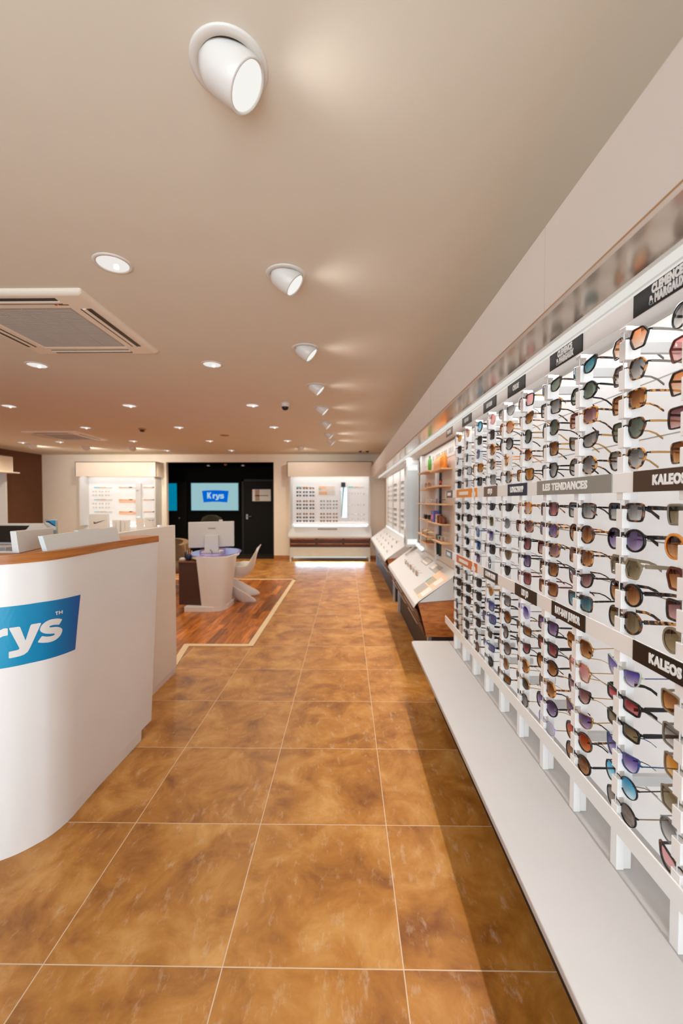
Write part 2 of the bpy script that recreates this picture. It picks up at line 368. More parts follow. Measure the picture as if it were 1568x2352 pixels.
# ------------------------------------------------------------------ right wall: bench, rack, canopy
E0, E1 = -0.9, 3.2      # near and far end of the sunglasses rack
ZB = 0.45
def rounded(x0, x1, y0, y1, r, corners):
    pts = []
    for (cx, cy, a0, key) in ((x0+r, y0+r, PI, 'a'), (x1-r, y0+r, 1.5*PI, 'b'), (x1-r, y1-r, 0, 'c'), (x0+r, y1-r, PI/2, 'd')):
        if key in corners: pts += [(cx + r*cos(a0 + i*PI/12), cy + r*sin(a0 + i*PI/12)) for i in range(7)]
        else: pts.append((cx - r if key in 'ad' else cx + r, cy - r if key in 'ab' else cy + r))
    return pts
bench = thing('display_bench', 'long white low bench running under the sunglasses rack', 'bench', (0.75, 1.2, 0))
MB().prism(rounded(0.507, RX - 0.004, E0, E1, 0.035, 'd'), ZB - 0.025, ZB).obj('bench_top', pm('bench_white', (182, 177, 174), 0.5, var=0.01), bench, 0.004)
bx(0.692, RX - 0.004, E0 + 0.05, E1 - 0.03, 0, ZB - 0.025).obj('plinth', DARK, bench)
g = MB()
g.box(0.5065, 0.985, 1.458, 1.4595, ZB - 0.02, ZB + 0.0004); g.obj('joint', pm('joint_grey', (186, 180, 174), 0.6), bench)

UP = [2.008, 1.924, 1.84, 1.757, 1.672]; MID = [1.519, 1.436, 1.357, 1.279, 1.199]; LOW = [1.043, 0.958, 0.88, 0.795, 0.716, 0.637]
ROWS = UP + MID + LOW
PY = [0.986 + 0.228*k for k in range(10)]
rack = thing('sunglasses_rack', 'tall white wall rack of ten notched poles holding sunglasses', 'display rack', (0.9, 2.0, ZB))
bp = MB(); bp.box(0.972, 0.996, E0, E1, ZB, 2.11)
bp.obj('back_panel', PANEL_GLOW, rack)
g = MB()
for z in (0.62, 0.86, 1.25, 1.42, 1.75, 1.93): g.box(0.9712, 0.973, E0, E1 - 0.01, z, z + 0.004)
g.obj('slat_groove', pm('groove_shade', (196, 188, 180), 0.6), rack)
for nm, z0, z1 in (('top_strip', 2.056, 2.117), ('upper_strip', 1.575, 1.632), ('lower_strip', 1.11, 1.166), ('rail', 0.567, 0.624)):
    bx(0.797, 0.8025, E0, 3.3, z0, z1).obj(nm, COUNTERW, rack, 0.001)
def pole_mesh():
    p = MB()
    p.box(0.825, 0.850, -0.0105, 0.0105, ZB, 2.055)
    zs = sorted(ROWS); lo = ZB
    for z in zs:
        br = z + 0.013
        top = br - 0.005
        p.box(0.8035, 0.827, -0.0145, 0.0145, lo, top)
        lo = br + 0.021
    p.box(0.8035, 0.827, -0.0145, 0.0145, lo, 2.055)
    return p.mesh('pole', COUNTERW)
pme = pole_mesh()
rme = MB().tube([(0.8075, 0, ZB), (0.8075, 0, 2.055)], 0.0016, 8).mesh('hanging_rod', WHITEG)
for y in [PY[0] - 0.228] + PY:
    p = bpy.data.objects.new('pole', pme); COL.objects.link(p); p.parent = rack; p.location = Vector((0, y, 0)) - rack.location
    bv = p.modifiers.new('bevel', 'BEVEL'); bv.width = 0.0012; bv.segments = 1
    r = bpy.data.objects.new('hanging_rod', rme); COL.objects.link(r); r.parent = p
    # stand-off bracket reaching the back panel
    for z in (0.70, 1.98): bx(0.85, 0.972, -0.008, 0.008, z, z + 0.03).obj('bracket', WHITE, p, loc=(0,0,0))

canopy = thing('display_canopy', 'long white canopy with bronze glossy underside above the sunglasses rack', 'canopy', (0.8, 2.0, 2.117))
CE = 10.25
bx(0.596, 0.612, E0, CE, 2.117, 2.375).obj('fascia', pm('fascia_white', (208, 198, 189), .6, var=.01), canopy, 0.002)
bx(0.612, 0.996, E0, CE, 2.36, 2.375).obj('top_board', WHITE, canopy)
bx(0.61, 0.727, E0, 2.93, 2.118, 2.126).obj('underside_panel', BRONZE, canopy)
bx(0.61, 0.727, 2.932, CE, 2.118, 2.126).obj('underside_panel', pm('pale_gloss_panel', (214, 204, 194), 0.14, 0.6), canopy)
g = MB(); g.box(0.727, 0.797, E0, CE, 2.160, 2.166); g.box(0.722, 0.727, E0, CE, 2.1265, 2.166); g.obj('lamp_trough', WHITE, canopy)
bx(0.797, 0.802, E0, CE, 2.118, 2.166).obj('strip_diffuser', emat('strip_diffuser', (248, 244, 236), 0.60), canopy)
bx(0.797, 0.996, E0, CE, 2.125, 2.132).obj('inner_board', WHITE, canopy)
bx(0.596, 0.996, CE, CE + 0.012, 2.117, 2.375).obj('end_cap', WHITE, canopy)
bx(0.5955, 0.5965, E0, CE, 2.1168, 2.121).obj('edge_trim', pm('bronze_edge', (164, 116, 62), 0.4), canopy)
g = MB()
for y in (1.255, 2.93, 4.6, 6.2, 7.9): g.box(0.5955, 0.5972, y, y + 0.0022, 2.12, 2.375)
g.obj('fascia_joint', pm('joint_tan', (190, 176, 160), 0.6), canopy)
# hidden light under the canopy boards for the far units' backs is added with the lights

# signs on the strips: (far y, near y, strip, colour, text, text size, label)
SG = {'bk': pm('sign_black', (20, 17, 15), 0.3, var=0.04), 'br': pm('sign_brown', (70, 50, 36), 0.45, var=0.04), 'gy': pm('sign_grey', (140, 136, 128), 0.5, var=0.02),
      'nv': pm('sign_navy', (30, 38, 62), 0.4, var=0.04), 'or': pm('sign_orange', (226, 142, 30), 0.45, var=0.03), 'oo': pm('sign_deep_orange', (204, 104, 12), 0.45, var=0.03),
      'tp': pm('sign_taupe', (112, 90, 74), 0.45, var=0.03), 'gg': pm('sign_gloss_black', (16, 18, 20), 0.4, var=0.04, spec=0.3)}
LET = pm('sign_letter_white', (232, 230, 226), 0.5)
ZST = {'t': (2.056, 2.116), 'm': (1.575, 1.632), 'l': (1.11, 1.166)}
signs = [
 (1.157, 0.92, 't', 'gg', 'CLEMENCE\n& MARGAUX', .030, 'glossy black top sign with two lines of lettering, cut by the right edge'),
 (1.623, 1.403, 't', 'gg', 'CLEMENCE\n& MARGAUX', .030, 'glossy black top sign with two lines, second from the right'),
 (2.042, 1.846, 't', 'gg', 'CHLOE', .032, 'glossy black top sign with five letters, third from the right'),
 (2.40, 2.20, 't', 'gg', 'RAY-BAN', .032, 'glossy dark top sign, fourth from the right'),
 (2.836, 2.631, 't', 'gg', 'RAY-BAN', .032, 'glossy dark top sign, fifth from the right'),
 (3.289, 3.102, 't', 'tp', '#', .03, 'small framed white top sign at the far end of the rack'),
 (1.145, 0.90, 'm', 'br', 'KALEOS', .034, 'dark brown sign with white capitals on the upper middle strip'),
 (1.718, 1.237, 'm', 'gy', 'LES TENDANCES', .036, 'long grey sign with white capitals on the middle strip'),
 (2.029, 1.816, 'm', 'nv', 'LONGCHAMP', .036, 'navy blue sign with white capitals on the middle strip'),
 (2.379, 2.175, 'm', 'tp', 'LIU JO', .036, 'taupe brown sign with two short words on the middle strip'),
 (2.967, 2.505, 'm', 'or', '##', .03, 'long light orange sign with a white cutout on the middle strip'),
 (3.27, 3.09, 'm', 'tp', '#', .03, 'small taupe sign with a white block at the far end'),
 (1.134, 0.90, 'l', 'bk', 'KALEOS', .034, 'black sign with white capitals on the lower strip, nearest the viewer'),
 (1.584, 1.363, 'l', 'bk', 'RAY-BAN JUNIOR', .036, 'black lower sign with two white words, second from the right'),
 (1.93, 1.712, 'l', 'bk', 'LIU JO', .036, 'black lower sign with two short white words, third from the right'),
 (2.368, 2.156, 'l', 'bk', 'CALVIN KLEIN', .036, 'black lower sign, fourth from the right'),
 (2.955, 2.494, 'l', 'oo', '##', .03, 'long deep orange sign with a white cutout on the lower strip'),
 (3.28, 3.09, 'l', 'bk', '#', .03, 'small black lower sign with white band at the far end')]
for (ya, yb, s, c, tx, sz, lb) in signs:
    z0, z1 = ZST[s]; zc = (z0 + z1) / 2
    t = thing('brand_sign', lb, 'sign', (0.7955, (ya + yb)/2, zc), 'signs on the strips of the sunglasses rack')
    bx(0.7935, 0.797, yb, ya, z0, z1).obj('sign_board', SG[c], t, 0.0005, 1)
    xx = 0.7934
    if tx == '#': bx(xx - 0.0008, xx + 0.0003, (ya+yb)/2 - 0.052, (ya+yb)/2 + 0.052, zc - 0.012, zc + 0.012).obj('white_block', LET, t)
    elif tx == '##':
        q = MB(); q.box(xx - 0.0008, xx + 0.0003, yb + 0.18, ya - 0.07, zc - 0.011, zc + 0.011)
        q.obj('white_block', LET, t)
        q = MB(); q.prism([(yb + 0.10, z0), (yb + 0.10, zc - 0.002), (yb + 0.085, zc), (yb + 0.09, z1), (yb + 0.055, z1), (yb + 0.05, zc + 0.006), (yb + 0.032, zc + 0.004), (yb + 0.024, zc - 0.01), (yb + 0.035, z0)], xx - 0.0008, xx + 0.0003, 0)
        q.obj('white_cutout', LET, t)
    else:
        al = 'LEFT' if tx.startswith('LES') else 'CENTER'
        yy = ya - 0.052 if al == 'LEFT' else (ya + yb)/2
        if tx == 'KALEOS': yy = 1.02
        me = text_mesh(tx, sz, 0.60, 0.0019, 0.0008, 1.13, 0.88, al)
        ws = max(v.co.x for v in me.vertices) - min(v.co.x for v in me.vertices)
        wmax = {'KALEOS': 0.105, 'LES TENDANCES': 0.305}.get(tx, min(0.165, (ya - yb) - 0.04))
        if ws > wmax or tx in ('KALEOS', 'LES TENDANCES'):
            for v in me.vertices: v.co.x *= wmax / ws
        put_text('lettering', me, LET, t, M_minusX(xx - 0.0004, yy, zc))
#@@GLASSES
# ------------------------------------------------------------------ sunglasses
def smooth_poly(P, it=2, q=0.22):
    for _ in range(it):
        o = []
        for i in range(len(P)):
            a = Vector(P[i]); b = Vector(P[(i+1) % len(P)])
            o += [tuple(a.lerp(b, q)), tuple(a.lerp(b, 1 - q))]
        P = o
    return P
def outline(s):
    if s in 'RVO':
        w_, h_ = {'R': (.0275, .026), 'V': (.029, .0225), 'O': (.029, .026)}[s]
        n = 8 if s == 'O' else 32
        P = [(w_*cos(2*PI*(i + .5)/n), h_*sin(2*PI*(i + .5)/n)) for i in range(n)]
        return smooth_poly(P, 2, .12) if s == 'O' else P
    if s == 'A':
        P = [(-.024, .019), (.024, .021), (.031, .012), (.027, -.008), (.012, -.026), (-.008, -.025), (-.022, -.006), (-.027, .010)]
        return smooth_poly(P, 2, .25)
    if s == 'S': return smooth_poly([(-.028, .023), (.030, .024), (.030, -.008), (.024, -.026), (-.018, -.026), (-.027, -.006)], 2, .17)
    if s == 'H': return smooth_poly([(-.017, .027), (.016, .027), (.032, .007), (.019, -.027), (-.014, -.027), (-.029, .004)], 2, .10)
    if s == 'C': return smooth_poly([(-.026, .014), (.008, .021), (.036, .027), (.028, -.012), (.008, -.025), (-.018, -.022), (-.028, -.004)], 2, .2)
    if s == 'P': return smooth_poly([(-.019, .026), (.019, .026), (.031, .006), (.017, -.022), (.0, -.029), (-.016, -.023), (-.028, .004)], 2, .12)
    if s == 'T': return smooth_poly([(-.029, .018), (.028, .020), (.034, .010), (.029, -.017), (-.019, -.018), (-.028, -.008)], 2, .13)
    if s == 'W': return smooth_poly([(-.030, .014), (.0, .019), (.036, .016), (.037, .006), (.022, -.017), (-.008, -.021), (-.027, -.012)], 2, .22)
CXL = 0.0375
HW = {'R': (0.0275), 'V': .029, 'O': .029, 'A': .030, 'S': .0295, 'H': .0305, 'C': .034, 'P': .0305, 'T': .0335, 'W': .0365}
def bend(x): return 0.007 * (abs(x) / 0.07) ** 2
def front_mesh(s, th):
    mb = MB(); P = outline(s); n = len(P)
    for sd in (1, -1):
        rings = []
        for i in range(n):
            a = Vector(P[i-1]); b = Vector(P[(i+1) % n]); d = (b - a).normalized(); nn = Vector((d.y, -d.x)); p = Vector(P[i])
            tt = th * (1.25 if p.y > 0.008 else 1.0)
            rr = []
            for off, y in ((-.0006, -.0022), (tt, -.0018), (tt, .0024), (-.0006, .002)):
                q = p + nn*off; X = sd * (CXL + q.x)
                rr.append((X, y + bend(X), q.y))
            rings.append(rr)
        rings.append(rings[0])
        mb.loft(rings, True, False)
        hx = CXL + HW[s] - .001
        mb.hexa([(sd*(hx-.004), -.0015+bend(hx), .009), (sd*(hx+.0045), .002+bend(hx), .0095), (sd*(hx+.0045), .007+bend(hx), .0095), (sd*(hx-.004), .003+bend(hx), .009),
                 (sd*(hx-.004), -.0015+bend(hx), .009+max(.004, th*1.5)), (sd*(hx+.0045), .002+bend(hx), .0095+max(.0035, th*1.3)), (sd*(hx+.0045), .007+bend(hx), .0095+max(.0035, th*1.3)), (sd*(hx-.004), .003+bend(hx), .009+max(.004, th*1.5))])
    bw = CXL - HW[s] + .006
    mb.tube([(-bw, 0, .009), (-bw*.5, -.0008, .0125), (0, -.001, .0135), (bw*.5, -.0008, .0125), (bw, 0, .009)], max(.0012, th*.62), 8, False)
    return mb
def lens_mesh(s, sd):
    mb = MB(); P = outline(s); n = len(P); v = []
    for y in (-.0012, .0008):
        for (x, z) in P: X = sd*(CXL + x*1.01); v.append((X, y + bend(X), z*1.01))
    X = sd*CXL; v += [(X, -.0028 + bend(X), 0), (X, -.0006 + bend(X), 0)]
    f = []
    for i in range(n):
        j = (i+1) % n; f += [(i, j, 2*n), (n+j, n+i, 2*n+1)]
    return mb.add(v, f, True)
def temple_mesh(s, sd, th, kind):
    mb = MB(); hx = CXL + HW[s] + .0025; rings = []
    h = {'thin': .0011, 'mid': .0028, 'wide': .0055}[kind]
    for (y, dz, k, dx) in ((.007, .0, 1.0, 0), (.03, 0, 1.0, -.0005), (.07, -.001, .85, -.003), (.100, -.004, .7, -.006), (.118, -.012, .8, -.008), (.140, -.030, .95, -.010), (.146, -.034, .6, -.0105)):
        zc = .0115 + dz; hh = max(.0011, h*k); ww = .0011 if kind == 'thin' else .0017; x = sd*(hx + dx)
        rings.append([(x-ww, y+bend(hx), zc-hh), (x+ww, y+bend(hx), zc-hh), (x+ww, y+bend(hx), zc+hh), (x-ww, y+bend(hx), zc+hh)])
    return mb.loft(rings, True, True, False)
FM = {
 'k': pm('frame_black', (10, 9, 9), 0.16, var=0.02, spec=.4), 'd': tortoise('frame_dark_tortoise', (14, 9, 7), (120, 70, 28), .57), 't': tortoise('frame_tortoise', (30, 15, 8), (206, 140, 66), .53),
 'o': pm('frame_peach', (232, 150, 66), 0.15), 'g': pm('frame_smoke', (124, 118, 108), 0.12, var=.1), 'e': pm('frame_taupe', (134, 118, 92), 0.12, var=.12), 'n': pm('frame_blue', (28, 66, 116), 0.15),
 'r': pm('frame_red_brown', (96, 30, 16), 0.14, var=.12), 'y': pm('frame_gold', (190, 150, 96), 0.2, 0.9), 's': pm('frame_silver', (150, 150, 152), 0.22, 0.9), 'b': tortoise('frame_honey', (92, 44, 12), (224, 150, 58), .5),
 'w': pm('frame_sage', (164, 176, 158), 0.2), 'l': pm('frame_lilac', (176, 164, 206), 0.15), 'c': pm('frame_rose', (206, 158, 150), 0.2), 'x': pm('frame_crystal', (236, 230, 224), 0.3), 'z': pm('frame_pale_gold', (214, 196, 172), 0.3)}
FN = {'k': 'black', 'd': 'dark tortoise', 't': 'tortoise', 'o': 'peach', 'g': 'smoke', 'e': 'taupe', 'n': 'blue', 'r': 'red-brown', 'y': 'gold', 's': 'silver', 'b': 'honey', 'w': 'sage', 'l': 'lilac', 'c': 'rose', 'x': 'crystal', 'z': 'pale gold'}
LM = {'or': ('orange', (206, 128, 78), (214, 198, 184)), 'te': ('teal', (16, 84, 104), (116, 156, 158)), 'gn': ('green', (72, 88, 78), (138, 146, 132)), 'gy': ('grey', (92, 92, 92), (196, 192, 188)),
      'br': ('brown', (96, 48, 18), (200, 150, 100)), 'mv': ('mauve', (96, 58, 66), (196, 160, 152)), 'wn': ('wine', (84, 18, 38), (200, 128, 124)), 'pu': ('purple', (74, 52, 100), (176, 160, 190)),
      'pk': ('pink', (214, 140, 140), (216, 180, 176)), 'am': ('amber', (178, 108, 20), (206, 166, 104)), 'sk': ('sky blue', (40, 158, 204), (206, 220, 224)), 'ol': ('olive', (98, 84, 58), (148, 134, 106)),
      'mb': ('blue mirror', (20, 84, 176), (40, 120, 180)), 'dk': ('dark', (34, 30, 28), (92, 84, 76)), 'vi': ('violet', (62, 50, 140), (206, 196, 214)), 'rd': ('red', (140, 18, 34), (212, 150, 150)),
      'tp': ('taupe', (118, 104, 92), (160, 148, 136)), 'cl': ('pale', (200, 204, 206), (218, 216, 214)), 'ro': ('rose', (196, 96, 110), (214, 180, 190)), 'rb': ('rust', (150, 40, 16), (206, 128, 80))}
SN = {'R': 'round', 'V': 'oval', 'O': 'octagonal', 'A': 'aviator', 'S': 'square', 'H': 'hexagonal', 'C': 'cat-eye', 'P': 'geometric', 'T': 'rectangular', 'W': 'wraparound'}
def lens_mat(k):
    nm, a, b = LM[k]; return lensmat('lens_' + nm.replace(' ', '_'), a, b, 0.5 if k == 'mb' else 0.1)
PROTO = {}
def proto(s, kind):
    """the meshes of one frame shape, shared by every pair of that shape"""
    if (s, kind) in PROTO: return PROTO[(s, kind)]
    th = {'thin': .0011, 'mid': .0030, 'wide': .0044}[kind]
    m0 = FM['k']; l0 = lens_mat('dk')
    PROTO[(s, kind)] = [('frame_front', front_mesh(s, th).mesh('frame_front', m0)), ('lens', lens_mesh(s, 1).mesh('lens', l0)), ('lens', lens_mesh(s, -1).mesh('lens', l0)),
                        ('temple', temple_mesh(s, 1, th, kind).mesh('temple', m0)), ('temple', temple_mesh(s, -1, th, kind).mesh('temple', m0))]
    return PROTO[(s, kind)]
def glasses(code, loc, rot, label, group, scale=1.08, cat='sunglasses', name='sunglasses'):
    s, fc, lc = code[0], code[1], code[2:4]; kind = {'-': 'thin', '+': 'wide'}.get(code[4:5], 'mid')
    tc = code[5:6] or fc
    t = bpy.data.objects.new(name, None); COL.objects.link(t); t.location = loc; t.rotation_euler = rot; t.scale = (scale,)*3; t.empty_display_size = .02
    tag(t, label, cat, group)
    for nm, me in proto(s, kind):
        o = bpy.data.objects.new(nm, me); COL.objects.link(o); o.parent = t
        o.material_slots[0].link = 'OBJECT'
        o.material_slots[0].material = lens_mat(lc) if nm == 'lens' else FM[tc if nm == 'temple' else fc]
    return t
# one line per row of the rack, poles listed from the viewer's end to the far end: shape, frame, lens, [- thin + wide], [temple]
T_UP = ['Rkgy Hkor.g Ckte.d Cdgn Skpk.y Asgy- Rcpk-y Rksk+ Ayor- Ayam-',
        'Hrpk Htgy.g Okgn.k Sdgy Ctbr Rbor.y Skdk Skdk+ Sdbr Skdk',
        'Hdor Stbr.b Sbmv.t Rdgn Rkgn.y Rkgy Rbbr+ Sngy Skdk Skpk',
        'Sdmv Pdgn.y Cdgy.y Sdbr.y Vtbr Rbam.o Rtgy Stam.y Skcl Skdk',
        'Stbr Ptgy.y Rtgy Pkgy Sdam Rtgy.b Ssgy- Skdk+ Sdbr Skdk']
T_MID = ['Sgol+ Sdgy+ Sdgy Sdwn Sbor Wkdk- Wkdk- Vkdk- Vkdk- Vkdk-',
         'Robr+d Rkpu+d Rdbr.b Stpu.b Stmv Vggy- Sxol- Skdk Vkdk- Vkdk-',
         'Hrbr+e Heol+e Stbr Stmv Skwn Vebr- Sgvi- Snmb Vkdk- Vkdk-',
         'Sdmv+d Rkbr+d Ckmv.d Sdbr.d Skpu Aeol- Skdk- Skmb- Vkdk- Vkdk-',
         'Reol+t Rdol+t Sdte.d Srbr.r Srwn Akdk- Skgy- Sdpu- Sddk- Skdk-']
T_LOW = ['Sebr Ckvi-y... Hybr-y Skpu.k Rlvi-k Sdgy.k Ayam+ Skdk Skdk Skdk',
         'Sggy Tkrd+k Hypk-y Skwn+k Tdbr.t Rdbr.k Snvi+k Skdk Skdk Skdk',
         'Seam Tkol+k Ckmv-y Rkbr.k Ckwn.g Rkgy.k Snmb+k Skdk+ Skdk Skdk',
         'Seol Cnvi-n Cypu-y Rbbr.b Rbbr.t Rdgy.k Tkdk+ Skdk Skdk Skdk',
         'Rsgy- Rksk-k Rdrb.t Rkpu.k Vydk-y Rebr-y Tnmb+k Skdk Skdk Rtdk',
         'Cdpk Rktp-e Rkbr.k Vlcl-y Rdgy-y Tdbr.t Rkdk- Rdbr Rddk Rtdk']
TIERS = [('upper', UP, T_UP), ('middle', MID, T_MID), ('lower', LOW, T_LOW)]
for tn, zs, rows in TIERS:
    for r, (z, line) in enumerate(zip(zs, rows)):
        for k, code in enumerate(line.split()):
            code = code.replace('...', '')
            if code == 'Ckvi-y': code = 'Cwvi-n'
            ya = random.uniform(-.07, .07) * (1.0 if k < 3 else 1.6); ro = random.uniform(-.035, .035)
            if k >= 5: ya += random.uniform(-.22, .12)
            lb = '%s %s sunglasses, %s lenses, %s pole from the right, %s tier, %s row' % (FN[code[1]], SN[code[0]], LM[code[2:4]][0], ORD[k], tn, ORD[r])
            glasses(code, (0.8165, PY[k] + random.uniform(-.002, .002), z), (random.uniform(-.05, .03), ro, -PI/2 + ya), lb, 'sunglasses on the rack poles')

# ------------------------------------------------------------------ display units further along the right wall
def sloped_unit(name, label, y0, y1, hand_y):
    t = thing(name, label, 'display counter', (0.75, (y0+y1)/2, 0))
    xs, xb = 0.583, 0.985
    # sloped white top: front edge low, back edge high
    p = [(xs, 0.612), (xs + .012, 0.650), (0.94, 0.905), (0.972, 0.93), (0.972, 0.69), (0.62, 0.66)]
    MB().prism([(a, b) for a, b in p], y0, y1, 1).obj('sloped_top', WHITE, t, 0.006)
    MB().prism([(0.625, 0.657), (0.972, 0.687), (0.972, 0.36), (0.70, 0.36)], y0 + .012, y1 - .012, 1).obj('drawer_block', WAL, t)
    n = 3; L = (y1 - y0 - .03)/n
    for i in range(n):
        for j, (za, zb) in enumerate(((0.605, 0.495), (0.485, 0.37))):
            def xf(z): return 0.597 + (0.662 - z)/0.302*0.103
            ya, yb = y0 + .02 + i*L, y0 + .01 + (i+1)*L
            q = MB(); q.hexa([(xf(zb)-.012, ya, zb), (xf(zb)-.001, ya, zb), (xf(zb)-.001, yb, zb), (xf(zb)-.012, yb, zb), (xf(za)-.012, ya, za), (xf(za)-.001, ya, za), (xf(za)-.001, yb, za), (xf(za)-.012, yb, za)])
            d = q.obj('drawer', WALD, t)
            zz = (za+zb)/2 + .02; h = MB()
            h.tube([(xf(zz)-.034, ya+.08, zz), (xf(zz)-.034, yb-.08, zz)], .005, 8)
            for yy in (ya+.1, yb-.1): h.tube([(xf(zz)-.034, yy, zz), (xf(zz)-.01, yy, zz)], .004, 6)
            h.obj('handle', STEEL, d, loc=(0,0,0))
    for yy in (y0 + .05, y1 - .09):
        bx(0.72, 0.76, yy, yy + .04, 0, 0.36).obj('leg', pm('pale_steel', (196, 204, 214), .3, .7), t)
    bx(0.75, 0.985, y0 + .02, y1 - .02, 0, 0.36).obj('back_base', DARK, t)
    return t
sloped_unit('display_counter', 'sloped white display counter with walnut side right behind the bench', 3.55, 5.78, 0)
sloped_unit('display_counter', 'sloped white display counter furthest along the right wall', 6.25, 10.0, 0)
# back panels of these units
t = thing('shelf_panel', 'pale beige wall panel with small wooden ledges beyond the rack', 'display panel', (0.98, 4.5, 0.93))
bx(0.972, 0.997, 3.215, 5.3, 0.93, 2.11).obj('board', pm('beige_panel', (212, 200, 188), .6, var=.01), t)
bx(0.968, 0.973, 3.215, 5.3, 1.97, 2.11).obj('header', pm('pale_grey_header', (206, 204, 200), .5, var=.01), t)
bx(0.94, 0.972, 3.30, 3.34, 0.93, 2.11).obj('upright', WHITE, t)
bx(0.95, 0.972, 4.33, 4.42, 0.93, 1.93).obj('upright', WHITE, t)
bx(0.93, 0.972, 5.1, 5.2, 0.93, 2.11).obj('upright', WHITE, t)
hd = MB()
for (a, b_) in ((4.62, 4.56), (4.46, 4.44), (4.42, 4.37), (4.36, 4.31), (4.30, 4.25), (4.20, 4.12), (4.11, 4.07), (4.06, 4.02), (4.01, 3.97), (3.90, 3.86), (3.85, 3.79), (3.77, 3.73)):
    hd.box(.9665, .968, b_ + .008, a, 2.0, 2.05)
hd.obj('header_lettering', pm('letter_grey', (158, 156, 152), .5), t)
ledges = [(4.45, 5.0, 1.885, 'far upper'), (3.77, 4.28, 1.857, 'near upper'), (3.83, 4.76, 1.70, 'long second'), (4.5, 4.86, 1.685, 'short far second'), (3.74, 5.08, 1.525, 'longest middle'),
          (4.48, 4.91, 1.345, 'far lower'), (3.82, 4.41, 1.335, 'near lower'), (4.44, 5.08, 1.165, 'far low'), (4.48, 4.9, 1.085, 'far lowest'), (3.75, 4.18, 1.165, 'near lowest')]
LZ = {}
for a, b_, z, nm in ledges:
    o = bx(0, .105, -(b_-a)/2, (b_-a)/2, -.014, 0).obj('wall_ledge', LEDGE, None, .002, 2, (0.867, (a+b_)/2, z))
    tag(o, '%s pale wooden ledge on the beige panel beyond the rack' % nm, 'ledge', 'wooden ledges on the beige panel')
t = thing('support_rod', 'thin black vertical rod fixed in front of the beige panel', 'rod', (0.955, 4.2, 1.0))
MB().tube([(0.957, 4.2, 0.985), (0.957, 4.2, 1.84)], .012, 12).obj('rod', BLACK, t)
for z in (1.1, 1.75): bx(.957, .972, 4.192, 4.208, z, z+.02).obj('clip', BLACK, t)
MB().tube([(0.957, 4.2, 1.73), (0.957, 4.2, 1.76)], .014, 12).obj('red_band', pm('red_band', (214, 70, 30), .4), t)
ORG = [pm('orange_bottle', (240, 146, 56), .3), pm('peach_bottle', (240, 180, 130), .3)]
for i in range(6):
    y = 3.85 + i*.07; hh = .15 - .004*i
    t = thing('spray_bottle', '%s bottle on the near upper ledge, %s from the viewer' % ('bright orange' if i < 2 else 'pale peach', ORD[i]), 'bottle', (.915, y, 1.857), 'orange bottles on the near upper ledge')
    MB().lathe([(0, 0), (.027, 0), (.027, hh*.72), (.012, hh*.85)], 16).obj('body', ORG[0 if i < 2 else 1], t, loc=(0,0,0))
    MB().lathe([(.012, hh*.82), (.012, hh), (0, hh)], 12).obj('cap', ORG[0], t, loc=(0,0,0))
t = thing('spray_bottle', 'slim green bottle on the far upper ledge', 'bottle', (.915, 4.53, 1.885))
MB().lathe([(0, 0), (.02, 0), (.02, .12), (.008, .14)], 16).obj('body', pm('green_bottle', (92, 160, 66), .3), t, loc=(0,0,0))
MB().lathe([(.01, .135), (.01, .165), (0, .165)], 12).obj('cap', pm('green_cap', (60, 120, 90), .3), t, loc=(0,0,0))
t = thing('leaflet_box', 'small violet and pink box on the near lower ledge', 'box', (.915, 4.24, 1.335))
bx(-.03, .03, -.06, .06, 0, .115).obj('carton', pm('violet_carton', (92, 84, 170), .4), t, .002, 2, (0,0,0))
bx(-.0315, -.0295, -.045, .045, .03, .075).obj('pink_patch', pm('pink_patch', (206, 110, 130), .4), t, loc=(0,0,0))
CSE = [pm('case_brown', (110, 50, 28), .4), pm('case_cream', (206, 180, 150), .4), pm('case_rust', (140, 70, 44), .4)]
for i, (y, c, nm) in enumerate(((4.10, 1, 'cream'), (4.02, 0, 'brown'), (3.94, 2, 'rust'), (3.87, 0, 'dark brown'))):
    t = thing('glasses_case', 'small %s case standing beside the violet box' % nm, 'case', (.915, y, 1.335), 'cases on the near lower ledge')
    MB().loft([[(.028*cos(q*PI/6), .03*sin(q*PI/6)*s_, z) for q in range(12)] for s_, z in ((.8, 0), (1, .012), (1, .07 - .008*i), (.75, .085 - .008*i))]).obj('shell', CSE[c], t, loc=(0,0,0))
    MB().tube([(.0285*cos(q*PI/12), .0305*sin(q*PI/12), .045) for q in range(24)], .0015, 5).obj('seam', CSE[2], t, loc=(0,0,0))
def leaned(code, y, z, lb, grp): return glasses(code, (.90, y, z), (0, 0, -PI/2 + random.uniform(-.3, .3)), lb, grp, 1.0)
leaned('Rkdk+', 4.72, 1.345 + .028, 'black round sunglasses standing at the far end of the far lower ledge', 'glasses on the beige panel ledges')
leaned('Skdk+', 4.58, 1.345 + .028, 'black square sunglasses standing at the near end of the far lower ledge', 'glasses on the beige panel ledges')
leaned('Sxcl-', 4.66, 1.525 + .028, 'pale glasses standing near the far end of the longest ledge', 'glasses on the beige panel ledges')
leaned('Rxcl-', 4.46, 1.525 + .028, 'pale round glasses standing mid-way along the longest ledge', 'glasses on the beige panel ledges')
leaned('Srbr', 4.12, 1.525 + .028, 'red-brown sunglasses on the longest ledge beside the black rod', 'glasses on the beige panel ledges')
leaned('Ryor-', 4.58, 1.70 + .028, 'gold round glasses on the long second ledge', 'glasses on the beige panel ledges')
leaned('Sycl-', 4.86, 1.165 + .028, 'gold rimmed glasses at the far end of the far low ledge', 'glasses on the beige panel ledges')
leaned('Rycl-', 4.58, 1.165 + .028, 'gold round glasses near the middle of the far low ledge', 'glasses on the beige panel ledges')
leaned('Ryam-', 4.64, 1.085 + .028, 'amber glasses on the far lowest ledge', 'glasses on the beige panel ledges')
